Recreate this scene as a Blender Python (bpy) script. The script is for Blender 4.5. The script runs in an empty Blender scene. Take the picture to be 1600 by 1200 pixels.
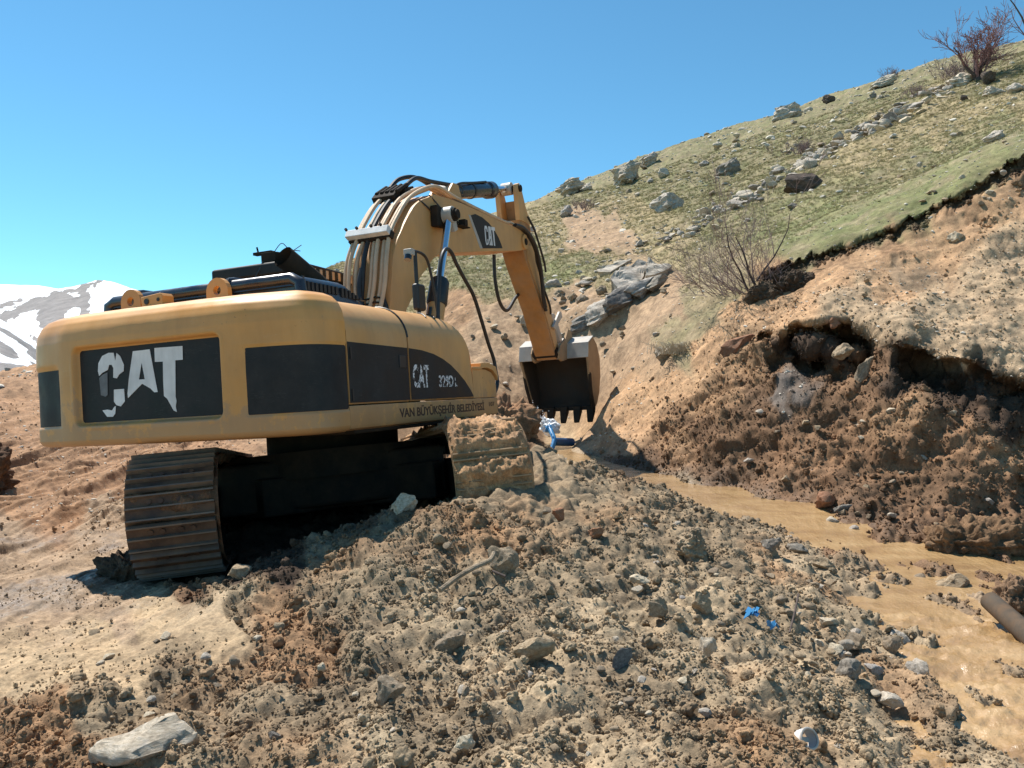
import bpy, bmesh, math, random
import numpy as np
from mathutils import Vector, Matrix, Euler
random.seed(7); RNG = np.random.default_rng(7)
SC = bpy.context.scene
COL = SC.collection
rad = math.radians

# ------------------------------------------------------------------ camera, sky, sun
EYE = 1.65; F = 1296.0
cam = bpy.data.cameras.new('camera'); cam.lens = 36*F/1600; cam.sensor_width = 36
cam.clip_start = 0.05; cam.clip_end = 20000
camo = bpy.data.objects.new('camera', cam); COL.objects.link(camo)
camo.location = (0, 0, EYE); camo.rotation_euler = (rad(90), 0, 0); SC.camera = camo

SUN_EL = rad(59); SUN_AZ = math.atan2(-0.72, 0.69)       # azimuth measured from +Y towards +X
W = bpy.data.worlds.new('World'); SC.world = W; W.use_nodes = True
wn = W.node_tree.nodes; wl = W.node_tree.links
bg = wn['Background']; sky = wn.new('ShaderNodeTexSky'); sky.sky_type = 'NISHITA'; sky.sun_disc = False
sky.sun_elevation = SUN_EL; sky.sun_rotation = SUN_AZ; sky.altitude = 1900
sky.air_density = 1.0; sky.dust_density = 0.0; sky.ozone_density = 2.2
tintn = wn.new('ShaderNodeMix'); tintn.data_type = 'RGBA'; tintn.blend_type = 'MULTIPLY'; tintn.inputs[0].default_value = 1; tintn.inputs[7].default_value = (.60, 1.03, 1.03, 1)
wl.new(sky.outputs[0], tintn.inputs[6]); wl.new(tintn.outputs[2], bg.inputs[0]); bg.inputs[1].default_value = 0.107
sl = bpy.data.lights.new('sun', 'SUN'); sl.energy = 5.0; sl.angle = rad(0.55); sl.color = (1.0, 0.95, 0.87)
so = bpy.data.objects.new('sun', sl); COL.objects.link(so)
sd = Vector((math.sin(SUN_AZ)*math.cos(SUN_EL), math.cos(SUN_AZ)*math.cos(SUN_EL), math.sin(SUN_EL)))
so.rotation_euler = sd.to_track_quat('Z', 'Y').to_euler(); so.location = (-20, 20, 40)
vs = SC.view_settings; vs.view_transform = 'Standard'; vs.look = 'None'; vs.gamma = 1; vs.use_curve_mapping = False
vs.exposure = 0.62

# ------------------------------------------------------------------ numpy noise
_perm = np.random.default_rng(3).permutation(256); PERM = np.concatenate([_perm, _perm, _perm])
_g = np.random.default_rng(4).normal(size=(256, 3)); GRAD = _g/np.linalg.norm(_g, axis=1, keepdims=True)
def perlin(p):
    p = np.asarray(p, np.float64); i = np.floor(p).astype(np.int64); f = p-i; i &= 255
    u = f*f*f*(f*(f*6-15)+10); out = 0
    for dx in (0, 1):
        a = PERM[i[:, 0]+dx]; wx = u[:, 0] if dx else 1-u[:, 0]
        for dy in (0, 1):
            b = PERM[a+((i[:, 1]+dy) & 255)]; wy = u[:, 1] if dy else 1-u[:, 1]
            for dz in (0, 1):
                g = GRAD[PERM[b+((i[:, 2]+dz) & 255)] & 255]; wz = u[:, 2] if dz else 1-u[:, 2]
                d = g[:, 0]*(f[:, 0]-dx)+g[:, 1]*(f[:, 1]-dy)+g[:, 2]*(f[:, 2]-dz)
                out = out+d*wx*wy*wz
    return out*1.5
def fbm(p, octs=4, lac=2.1, gain=.5, ridge=False):
    a = 1; s = 0; q = np.array(p, np.float64)
    for k in range(octs):
        n = perlin(q+17.3*k); s = s+a*((1-2*np.abs(n)) if ridge else n); q = q*lac; a *= gain
    return s
def worley2(x, y, seed=0):
    ix = np.floor(x).astype(np.int64); iy = np.floor(y).astype(np.int64); best = np.full(x.shape, 9.); bid = np.zeros(x.shape)
    for dx in (-1, 0, 1):
        for dy in (-1, 0, 1):
            cx = ix+dx; cy = iy+dy; h = PERM[(PERM[(cx+seed) & 255]+(cy & 255))]; h2 = PERM[h+37]; h3 = PERM[h+101]
            d = (cx+h/255.-x)**2+(cy+h2/255.-y)**2
            m = d < best; best = np.where(m, d, best); bid = np.where(m, h3/255., bid)
    return np.sqrt(best), bid
def sstep(a, b, x):
    t = np.clip((x-a)/(b-a), 0, 1); return t*t*(3-2*t)

# ------------------------------------------------------------------ mesh helpers
def np_mesh(name, V, Q, mat=None, smooth=True, attrs=None):
    me = bpy.data.meshes.new(name); V = np.asarray(V, np.float32); Q = np.asarray(Q, np.int32); k = Q.shape[1]
    me.vertices.add(len(V)); me.vertices.foreach_set('co', V.ravel())
    me.loops.add(Q.size); me.loops.foreach_set('vertex_index', Q.ravel())
    me.polygons.add(len(Q)); me.polygons.foreach_set('loop_start', np.arange(0, Q.size, k, dtype=np.int32))
    me.polygons.foreach_set('loop_total', np.full(len(Q), k, np.int32))
    if smooth: me.polygons.foreach_set('use_smooth', np.ones(len(Q), bool))
    me.update(calc_edges=True)
    for n, a in (attrs or {}).items():
        a = np.asarray(a, np.float32)
        if a.ndim == 1: at_ = me.attributes.new(n, 'FLOAT', 'POINT'); at_.data.foreach_set('value', a)
        else: at_ = me.attributes.new(n, 'FLOAT_VECTOR', 'POINT'); at_.data.foreach_set('vector', a.ravel())
    if mat: me.materials.append(mat)
    return me
def grid_quads(nr, nc):
    i = np.arange(nr*nc).reshape(nr, nc)
    return np.stack([i[:-1, :-1], i[:-1, 1:], i[1:, 1:], i[1:, :-1]], -1).reshape(-1, 4)
def link(name, me, parent=None, **kw):
    o = bpy.data.objects.new(name, me); COL.objects.link(o)
    if parent is not None: o.parent = parent
    for k, v in kw.items(): o[k] = v
    return o
def tag(o, label, cat, group=None):
    o['label'] = label; o['category'] = cat; o['kind'] = 'thing'
    if group: o['group'] = group
    return o
class MB:
    def __init__(s): s.v = []; s.f = []
    def add(s, V, Fc):
        b = len(s.v); s.v += [tuple(map(float, p)) for p in V]; s.f += [tuple(b+i for i in f) for f in Fc]; return s
    def box(s, lo, hi, R=None, piv=None):
        V = [Vector((x, y, z)) for z in (lo[2], hi[2]) for y in (lo[1], hi[1]) for x in (lo[0], hi[0])]
        if R is not None:
            c = Vector(piv) if piv is not None else (Vector(lo)+Vector(hi))/2
            V = [c+R @ (p-c) for p in V]
        return s.add(V, [(0, 2, 3, 1), (4, 5, 7, 6), (0, 1, 5, 4), (2, 6, 7, 3), (0, 4, 6, 2), (1, 3, 7, 5)])
    def prism(s, prof, a, b, axis=0):
        n = len(prof)
        def mk(u, w, t): return (t, u, w) if axis == 0 else ((u, t, w) if axis == 1 else (u, w, t))
        V = [mk(u, w, a) for u, w in prof]+[mk(u, w, b) for u, w in prof]
        return s.add(V, [tuple(range(n-1, -1, -1)), tuple(range(n, 2*n))]+[(i, (i+1) % n, n+(i+1) % n, n+i) for i in range(n)])
    def tube(s, pts, r, n=10, caps=True):
        pts = [Vector(p) for p in pts]; m = len(pts); rr = r if isinstance(r, (list, tuple)) else [r]*m
        base = len(s.v); nrm = None
        for i, p in enumerate(pts):
            t = (pts[min(i+1, m-1)]-pts[max(i-1, 0)]).normalized()
            if nrm is None: nrm = t.orthogonal().normalized()
            nrm = (nrm-t*nrm.dot(t)); nrm = nrm.normalized() if nrm.length > 1e-6 else t.orthogonal().normalized()
            bn = t.cross(nrm)
            for k in range(n):
                a = 2*math.pi*k/n; s.v.append(tuple(p+(nrm*math.cos(a)+bn*math.sin(a))*rr[i]))
        for i in range(m-1):
            for k in range(n):
                a = base+i*n+k; b = base+i*n+(k+1) % n; s.f.append((a, b, b+n, a+n))
        if caps:
            s.f.append(tuple(base+k for k in range(n-1, -1, -1))); s.f.append(tuple(base+(m-1)*n+k for k in range(n)))
        return s
    def build(s, name, mat, parent=None, bevel=0, ang=35, recalc=True, seg=2):
        me = bpy.data.meshes.new(name); me.from_pydata(s.v, [], s.f)
        if recalc:
            bm = bmesh.new(); bm.from_mesh(me); bmesh.ops.recalc_face_normals(bm, faces=bm.faces); bm.to_mesh(me); bm.free()
        me.polygons.foreach_set('use_smooth', [True]*len(me.polygons)); me.set_sharp_from_angle(angle=rad(ang))
        me.materials.append(mat); o = link(name, me, parent)
        if bevel:
            b = o.modifiers.new('bevel', 'BEVEL'); b.width = bevel; b.segments = seg; b.limit_method = 'ANGLE'; b.angle_limit = rad(40)
            b.harden_normals = True
        return o
def smooth_path(pts, per=6):
    P = [Vector(p) for p in pts]; out = []
    for i in range(len(P)-1):
        a, b, c, d = P[max(i-1, 0)], P[i], P[i+1], P[min(i+2, len(P)-1)]
        for k in range(per):
            t = k/per
            out.append(.5*((2*b)+(c-a)*t+(2*a-5*b+4*c-d)*t*t+(3*b-a-3*c+d)*t**3))
    out.append(P[-1]); return out

# ------------------------------------------------------------------ materials
class MT:
    """small node-graph helper"""
    def __init__(s, name, rough=.8, metal=0., spec=.4):
        s.m = bpy.data.materials.new(name); s.m.use_nodes = True; s.t = s.m.node_tree; s.n = s.t.nodes; s.b = s.n['Principled BSDF']
        s.b.inputs['Roughness'].default_value = rough; s.b.inputs['Metallic'].default_value = metal
        s.b.inputs['Specular IOR Level'].default_value = spec; s.pos = None
    def L(s, a, b): s.t.links.new(a, b)
    def coord(s, obj=True):
        if s.pos is None:
            if obj: tc = s.n.new('ShaderNodeTexCoord'); s.pos = tc.outputs['Object']
            else: g = s.n.new('ShaderNodeNewGeometry'); s.pos = g.outputs['Position']
        return s.pos
    def noise(s, scale, detail=5, rough=.6, stretch=None, obj=True, dist=0):
        t = s.n.new('ShaderNodeTexNoise'); t.inputs['Scale'].default_value = scale; t.inputs['Detail'].default_value = detail
        t.inputs['Roughness'].default_value = rough; t.inputs['Distortion'].default_value = dist
        c = s.coord(obj)
        if stretch:
            m = s.n.new('ShaderNodeMapping'); m.inputs['Scale'].default_value = stretch; s.L(c, m.inputs['Vector']); c = m.outputs['Vector']
        s.L(c, t.inputs['Vector']); return t.outputs['Fac']
    def ramp(s, fac, stops):
        r = s.n.new('ShaderNodeValToRGB'); e = r.color_ramp.elements
        while len(e) < len(stops): e.new(0.5)
        for i, (p, c) in enumerate(stops):
            e[i].position = p; e[i].color = (c, c, c, 1) if isinstance(c, (int, float)) else (*c, 1)
        s.L(fac, r.inputs['Fac']); return r.outputs['Color']
    def mix(s, a, b, fac, mode='MIX'):
        m = s.n.new('ShaderNodeMix'); m.data_type = 'RGBA'; m.blend_type = mode
        for v, k in ((a, 6), (b, 7)):
            if isinstance(v, tuple): m.inputs[k].default_value = (*v, 1)
            else: s.L(v, m.inputs[k])
        if isinstance(fac, (int, float)): m.inputs[0].default_value = fac
        else: s.L(fac, m.inputs[0])
        return m.outputs[2]
    def math(s, op, a, b):
        m = s.n.new('ShaderNodeMath'); m.operation = op
        for i, v in enumerate((a, b)):
            if isinstance(v, (int, float)): m.inputs[i].default_value = v
            else: s.L(v, m.inputs[i])
        return m.outputs[0]
    def attr(s, name, inst=False, fac=False):
        a = s.n.new('ShaderNodeAttribute'); a.attribute_name = name; a.attribute_type = 'INSTANCER' if inst else 'GEOMETRY'
        return a.outputs['Fac' if fac else 'Color']
    def color(s, c):
        if isinstance(c, tuple): s.b.inputs['Base Color'].default_value = (*c, 1)
        else: s.L(c, s.b.inputs['Base Color'])
        return s
    def rough(s, c): s.L(c, s.b.inputs['Roughness']); return s
    def bump(s, h, strength=.4, dist=.01):
        b = s.n.new('ShaderNodeBump'); b.inputs['Strength'].default_value = strength; b.inputs['Distance'].default_value = dist
        s.L(h, b.inputs['Height']); s.L(b.outputs['Normal'], s.b.inputs['Normal']); return s

def soil_material(name, inst):
    m = MT(name, .92, spec=.25); c = m.attr('col', inst)
    n1 = m.noise(9, 6, .65, obj=False); n2 = m.noise(60, 5, .7, obj=False); n3 = m.noise(2.2, 3, obj=False)
    c = m.mix(c, m.ramp(n1, [(.3, .62), (.7, 1.35)]), 1, 'MULTIPLY')
    c = m.mix(c, m.ramp(n2, [(.32, .7), (.5, 1.0), (.68, 1.35)]), 1, 'MULTIPLY')
    c = m.mix(c, m.ramp(n3, [(.35, (.9, .86, .84)), (.65, (1.08, 1.06, 1.05))]), 1, 'MULTIPLY')
    m.color(c)
    if not inst:
        w = m.attr('wet', fac=True)
        r = m.math('SUBTRACT', .95, m.math('MULTIPLY', w, m.ramp(m.noise(5, 6, .7, obj=False), [(.4, .25), (.6, .72)])))
        m.rough(r)
    hb = m.math('ADD', m.math('MULTIPLY', n2, 1.0), m.math('MULTIPLY', m.noise(180, 3, .7, obj=False), .5))
    m.bump(hb, .55, .016); return m.m
M_SOIL = soil_material('soil', False); M_CLOD = soil_material('soil_clod', True)

def rock_material(name, base, dark, light, scale=5):
    m = MT(name, .88, spec=.3)
    n = m.noise(scale, 8, .65); s = m.noise(scale*1.3, 6, .7, (1, 1, 5)); g = m.noise(scale*14, 4, .7)
    c = m.ramp(n, [(.3, dark), (.5, base), (.72, light)])
    c = m.mix(c, m.ramp(s, [(.35, .6), (.6, 1.15)]), .8, 'MULTIPLY'); c = m.mix(c, m.ramp(g, [(.3, .75), (.7, 1.25)]), .8, 'MULTIPLY')
    oi = m.n.new('ShaderNodeObjectInfo'); c = m.mix(c, m.ramp(oi.outputs['Random'], [(0, (.8, .8, .84)), (1, (1.2, 1.15, 1.06))]), 1, 'MULTIPLY')
    m.color(c); m.bump(m.math('ADD', s, m.math('MULTIPLY', g, .4)), .5, .03); return m.m
M_GREY = rock_material('grey_rock', (.44, .39, .33), (.24, .205, .165), (.60, .55, .48))
M_PALE = rock_material('pale_rock', (.48, .41, .31), (.28, .23, .17), (.58, .53, .45))
M_DARK = rock_material('dark_rock', (.10, .075, .06), (.05, .038, .03), (.17, .13, .11))
M_TAN = rock_material('tan_rock', (.30, .23, .155), (.19, .14, .09), (.42, .35, .26))
M_SLATE = rock_material('slate_rock', (.21, .19, .165), (.11, .10, .09), (.34, .31, .275))
M_RED = rock_material('red_rock', (.30, .15, .085), (.2, .1, .055), (.38, .22, .14))

def paint(name, base, rough=.45, dust=(.42, .30, .19), amount=.35, spec=.5, scale=1.6, low=None):
    m = MT(name, rough, spec=spec)
    n = m.noise(scale, 7, .65); n2 = m.noise(scale*22, 4, .7); n3 = m.noise(scale*2, 6, .7, (1, 1, .2)); n4 = m.noise(scale*.8, 3)
    c = m.mix(base, m.ramp(n4, [(.3, .84), (.7, 1.12)]), 1, 'MULTIPLY')
    d = m.math('MULTIPLY', m.ramp(n, [(.38, 0.), (.72, 1.)]), amount)
    c = m.mix(c, dust, d); c = m.mix(c, m.ramp(n3, [(.3, .8), (.6, 1.06)]), .6, 'MULTIPLY')
    ln = m.noise(scale*5, 2, .5, (1, 1, 14)); ln2 = m.noise(scale*2.2, 3, .6); c = m.mix(c, dust, m.math('MULTIPLY', m.math('MULTIPLY', m.ramp(ln, [(.60, 0.), (.615, 1.), (.63, 0.)]), m.ramp(ln2, [(.5, 0.), (.6, 1.)])), .55))
    scr = m.ramp(n2, [(.69, 0.), (.75, 1.)]); c = m.mix(c, (.09, .06, .04), m.math('MULTIPLY', scr, .4))
    if low:
        sx = m.n.new('ShaderNodeSeparateXYZ'); m.L(m.coord(), sx.inputs[0]); mr = m.n.new('ShaderNodeMapRange'); mr.inputs[1].default_value = low[0]; mr.inputs[2].default_value = low[1]; mr.inputs[3].default_value = .36; mr.inputs[4].default_value = 0
        m.L(sx.outputs[2], mr.inputs[0]); sp = m.noise(5, 7, .72); st = m.noise(7, 4, .6, (1, 1, .12)); k_ = m.math('ADD', m.math('ADD', sp, m.math('MULTIPLY', st, .5)), mr.outputs[0])
        c = m.mix(c, (.33, .205, .115), m.ramp(k_, [(.90, 0.), (1.32, .6)]))
        ch = m.ramp(m.noise(38, 3, .6), [(.705, 0.), (.72, 1.)]); c = m.mix(c, (.12, .055, .03), m.math('MULTIPLY', ch, m.ramp(m.noise(2.4, 3), [(.48, 0.), (.6, .9)])))
    m.color(c); m.rough(m.ramp(n, [(.3, rough-.1), (.75, min(1, rough+.3))])); m.bump(m.noise(scale*3, 3), .06, .02); return m.m
M_YEL = paint('yellow_paint', (.63, .285, .062), .36, (.58, .37, .18), .36, low=(1.12, 1.75))
M_YELD = paint('dusty_yellow_paint', (.60, .30, .095), .46, (.54, .36, .20), .5, low=(1.12, 1.75))
M_YELSHADE = paint('shaded_yellow_paint', (.46, .21, .065), .55, (.36, .235, .14), .75, spec=.3, scale=3)  # darker yellow: shade of the arm's rear face painted in, plus dust
M_BLK = paint('black_paint', (.012, .012, .013), .5, (.13, .12, .11), .24, spec=.25, scale=3)
M_HOOD = paint('black_hood_paint', (.016, .018, .026), .24, (.10, .10, .11), .22, spec=.7, scale=2.5)
M_LINE = paint('tan_line_paint', (.58, .40, .25), .5, (.50, .38, .26), .5, scale=6)
M_STEEL = paint('dirty_steel', (.022, .018, .015), .8, (.10, .065, .04), .4, spec=.12, scale=4)
M_RUST = paint('rusty_track_steel', (.066, .032, .02), .6, (.22, .115, .062), .65, spec=.4, scale=5)
M_GROUS = paint('worn_grouser_steel', (.12, .085, .066), .45, (.25, .16, .10), .6, spec=.6, scale=7)
M_MUDST = paint('mud_coated_steel', (.30, .20, .115), .8, (.40, .28, .17), .7, spec=.25, scale=5)
M_GREYST = paint('worn_grey_steel', (.42, .39, .35), .5, (.5, .42, .33), .5, scale=5)
M_BKTSHADE = paint('shaded_bucket_steel', (.035, .026, .02), .7, (.08, .05, .03), .6, scale=4)  # near-black steel: shade of the bucket's inside put into the colour
M_WHT = paint('white_paint', (.72, .71, .70), .55, (.5, .45, .38), .2, scale=5)
def simple(name, c, rough=.5, metal=0., spec=.5, var=.2, scale=20):
    m = MT(name, rough, metal, spec); m.color(m.mix(c, m.ramp(m.noise(scale, 5), [(.3, 1-var), (.7, 1+var)]), 1, 'MULTIPLY')); return m.m
M_RUB = simple('rubber_hose', (.018, .017, .017), .5)
M_CHR = simple('chrome_rod', (.72, .74, .78), .12, 1.0, var=.06)
M_GLS = simple('dark_glass', (.012, .014, .016), .06, 0, .7, var=.1)
M_BLUE = simple('blue_plastic', (.045, .22, .45), .4)
M_BARK = simple('bark', (.085, .06, .05), .9, scale=30, var=.4)
M_TWIG = simple('reddish_twig', (.225, .155, .14), .85, scale=30, var=.35)
M_TWIGR = simple('red_twig', (.24, .125, .12), .8, scale=30, var=.35)
M_TEXT = simple('dark_lettering_paint', (.055, .022, .012), .6)
def wornwhite():
    m = MT('worn_white_decal', .55); n = m.noise(26, 5, .7); m.color(m.mix((.025, .025, .027), (.72, .72, .73), m.ramp(n, [(.46, 0.), (.5, 1.)]))); return m.m
M_WORN = wornwhite()

# ------------------------------------------------------------------ terrain: surveyed points (bearing, height angle, distance) -> one height field
# each row: horizontal bearing mark, vertical mark, forward distance in metres (marks are 1/1296 of the distance)
SURVEY = [
 # near ground and left flat
 (-600,1200,3.6),(0,1200,3.6),(300,1200,3.35),(600,1200,3.0),(900,1200,3.0),(1150,1200,3.1),(1330,1200,3.45),(1420,1208,3.85),(1500,1236,4.0),(1600,1236,4.1),(2100,1236,4.2),
 (-600,1000,5.35),(0,1000,5.35),(150,1000,5.35),(-600,850,8.5),(0,850,8.5),(150,850,8.5),(100,780,10.6),(0,720,13.),(150,712,13.6),(-600,740,13),(0,640,17.5),(-100,640,18),
 # left embankment crest
 (-600,665,21),(-250,640,21),(-80,606,21.5),(0,590,22),(75,562,23.5),(200,520,27),(300,485,31),(400,455,37),(500,424,44),(560,405,47),(650,378,50),(740,348,52),
 (300,640,20),(400,600,22),(500,560,24),(600,520,24),(300,700,15),(420,690,15),
 # mound crest and slopes
 (350,926,5.6),(430,890,5.75),(520,842,6.05),(620,803,6.35),(720,778,6.6),(800,745,7.5),(850,722,8.6),(900,728,9.2),(950,745,9.6),
 (330,990,4.9),(380,960,5.2),(250,1040,4.5),(130,1110,3.9),(300,1100,4.0),(500,1000,4.6),(700,950,4.9),(700,1080,3.8),(500,1100,3.8),(900,900,5.6),(900,800,7.),(1050,900,5.9),(1100,1050,4.2),(900,1050,4.1),
 (1200,850,7.5),(1250,950,5.7),(1050,800,8.1),(1280,1050,4.65),(1130,820,8.3),
 # under and behind the machine
 (270,905,7.0),(330,912,6.8),(200,890,7.3),(300,850,8.4),(420,880,7.0),(520,862,7.3),(620,836,7.6),(720,822,7.5),(500,800,9.6),(640,768,13.6),(560,770,12.5),(560,700,16),(640,720,15.5),
 (800,790,7.9),(760,735,11),(700,662,13.2),(760,648,13.6),(820,680,13.2),(840,705,12.),
 # stream bed
 (870,708,15.4),(920,722,14.2),(960,742,13.1),(1020,758,12.0),(1080,774,11.),(1150,800,10.),(1250,838,9.15),(1350,868,8.35),(1450,904,7.75),(1600,909,7.65),(1400,946,6.95),(1340,968,6.35),(1480,1019,5.85),(1600,1019,5.85),(1450,1074,5.2),(1500,1124,4.75),(1600,1124,4.75),(2100,1008,5.8),(2100,900,7.6),
 # right bank foot
 (955,700,14.3),(1000,728,12.9),(1070,748,11.9),(1150,770,11.),(1250,808,10.),(1350,838,9.1),(1500,868,8.5),(1600,868,8.5),
 # bank face
 (1000,650,14.1),(1100,700,11.8),(1100,600,13.2),(1200,700,11.1),(1200,600,12.0),(1300,750,10.2),(1300,660,10.9),(1230,600,11.5),(1300,600,11.25),(1360,600,11.05),(1225,512,12.05),(1290,500,11.9),(1350,508,11.6),(1385,520,11.2),
 (1400,620,10.55),(1400,540,10.75),(1500,650,10.1),(1500,560,10.3),(1600,692,9.9),(1600,590,10.1),(2000,700,9.6),(2000,560,9.9),
 (1450,705,10.0),(1500,780,9.35),(1600,775,9.4),(1400,800,9.35),
 (1500,500,11.5),(1600,520,11.),(1450,450,12.8),(1600,400,12.8),(1300,440,13.4),(1500,352,13.8),(1600,300,13.8),(2000,180,14),(2000,400,12),
 # scarp lip
 (1600,264,14.05),(1600,238,14.2),(1500,322,14.05),(1500,300,14.2),(1400,374,14.25),(1400,350,14.4),(1300,410,14.6),(1300,386,14.75),(1220,452,14.6),(1210,418,15.0),
 (1150,500,14.1),(1050,580,14.4),(960,650,14.7),
 # hillside
 (1100,450,16.2),(1000,500,17.6),(950,550,17.6),(900,612,18.6),(850,655,18.2),(870,694,16.6),(925,692,16.4),(890,680,17.4),(950,630,15.6),(958,598,16.7),(940,668,15.2),(930,480,19.5),(760,600,18),(760,500,21),(720,440,25),(850,430,25),(1000,400,24),(1200,380,18.5),(1300,330,20),(1450,270,21),(1600,200,21),(2000,60,22),
 (900,350,36),(1100,300,36),(1300,230,36),(1500,150,36),(1600,120,36),
 (830,317,52),(900,288,54),(1000,248,54),(1100,213,54),(1200,188,54),(1300,151,54),(1400,116,54),(1460,98,54),(1540,81,54),(1600,67,54),(2100,-90,54),
 (-250,652,25),(0,604,27),(75,580,28.5),(200,542,33),(300,508,38),(400,474,44),(0,618,38),(75,594,40),(-250,662,38),(-80,620,27),(150,560,30.5),
 # fall away beyond the skyline
 (-600,700,60),(0,640,70),(75,610,80),(300,545,90),(560,470,110),(830,380,130),(1000,315,130),(1200,255,130),(1400,185,130),(1600,135,130),(2100,0,130),(-600,640,140),(0,630,140),
]
sv = np.array(SURVEY, float)
def uv_of(px, Y): return np.stack([(px-800)/250., np.log(Y)*4.2], -1)
S_uv = uv_of(sv[:, 0], sv[:, 2]); S_q = (EYE+(600-sv[:, 1])/F*sv[:, 2])/sv[:, 2]
near_px = np.array([-900, -300, 200, 700, 1200, 1700, 2400]); S_uv = np.concatenate([S_uv, uv_of(near_px, np.full(7, 1.1)), uv_of(near_px, np.full(7, 2.2))])
S_q = np.concatenate([S_q, np.array([-.02, -.02, .04, .14, .12, -.02, -.05])/1.1, np.array([-.02, -.02, .08, .2, .14, -.3, -.35])/2.2])
n = len(S_q)
K = np.linalg.norm(S_uv[:, None]-S_uv[None], axis=-1); K[np.arange(n), np.arange(n)] -= .004
Pm = np.concatenate([np.ones((n, 1)), S_uv], 1); A = np.block([[K, Pm], [Pm.T, np.zeros((3, 3))]])
RB = np.linalg.solve(A, np.concatenate([S_q, np.zeros(3)]))
def base_q(px, Y):
    uv = uv_of(np.asarray(px, float).ravel(), np.asarray(Y, float).ravel()); out = np.empty(len(uv))
    for i in range(0, len(uv), 60000):
        c = uv[i:i+60000]; d = np.sqrt(((c[:, None, 0]-S_uv[None, :, 0])**2)+((c[:, None, 1]-S_uv[None, :, 1])**2))
        out[i:i+60000] = d @ RB[:n]+RB[n]+c @ RB[n+1:]
    return out
def base_z(px, Y): return base_q(px, Y)*np.asarray(Y, float).ravel()

cols = np.concatenate([np.linspace(-1500, -110, 60), np.arange(-100, 1701, 2.0), np.linspace(1712, 3000, 60)])
def lrange(a, b, st): return np.exp(np.arange(math.log(a), math.log(b), st))
rows = np.concatenate([lrange(1.15, 2.6, .02), lrange(2.6, 4.2, .0024), lrange(4.2, 8.6, .0030), lrange(8.6, 15.3, .0022), lrange(15.3, 30, .0058), lrange(30, 60, .0085), lrange(60, 141, .05)])
NR, NC = len(rows), len(cols)
PX = np.tile(cols, NR); YY = np.repeat(rows, NC)
Z0 = base_z(PX, YY)
if True:
    PYb = 600-(Z0-EYE)*F/YY                                   # vertical mark of the smooth ground
X0 = (PX-800)/F*YY
# undercut hollows in the bank: push the face back along the ground's own bearing
ledge_x = np.array([1180, 1205, 1230, 1260, 1300, 1350, 1385, 1400, 1450, 1500, 1560, 1600, 1700]); 
ledge_t = np.array([520, 520, 505, 508, 498, 506, 535, 535, 545, 560, 580, 590, 600]); ledge_b = np.array([520, 585, 618, 632, 642, 628, 610, 645, 652, 672, 690, 715, 715])
wob = fbm(np.stack([X0*2.2, YY*0, Z0*2.2], -1), 3)*16
tt = np.interp(PX, ledge_x, ledge_t)+wob*.7; tb = np.interp(PX, ledge_x, ledge_b)+wob
inb = (YY > 9.2) & (YY < 13.2) & (PX > 1180) & (PX < 1700)
tpar = np.clip((PYb-tt)/np.maximum(tb-tt, 1), 0, 1)
push = np.where(inb & (PYb > tt) & (PYb < tb), (sstep(0, .16, tpar)*sstep(1, .35, tpar)), 0)*np.interp(PX, [1180, 1215, 1300, 1355, 1378, 1392, 1420, 1500, 1540, 1570, 1600], [0, .85, 1.15, .65, .12, .15, .6, .55, .2, .55, .55])*np.clip(.8+1.0*perlin(np.stack([PX/28, PYb/40, YY*0], -1)), .25, 1.5)
lip_x = np.array([1195, 1220, 1300, 1400, 1500, 1600, 1700]); lip_t = np.array([425, 414, 388, 352, 302, 240, 190])
lt = np.interp(PX, lip_x, lip_t); lwob = fbm(np.stack([PX/22, PYb*0, PYb*0+3], -1), 4, gain=.6)*9
ltp = np.clip((PYb-lt-lwob)/26, 0, 1)
push += np.where((YY > 13.4) & (YY < 15.2) & (PX > 1190), sstep(0, .15, ltp)*sstep(1, .5, ltp), 0)*.28
sc = (YY+push)/YY
XB, YB, ZB = X0*sc, YY*sc, EYE+(Z0-EYE)*sc
# normals of the smooth surface
G = np.stack([XB, YB, ZB], -1).reshape(NR, NC, 3)
def grid_normals(G):
    du = np.gradient(G, axis=1); dv = np.gradient(G, axis=0); N = np.cross(du.reshape(-1, 3), dv.reshape(-1, 3))
    return N/np.maximum(np.linalg.norm(N, axis=1, keepdims=True), 1e-9)
NRM = grid_normals(G)

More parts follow.
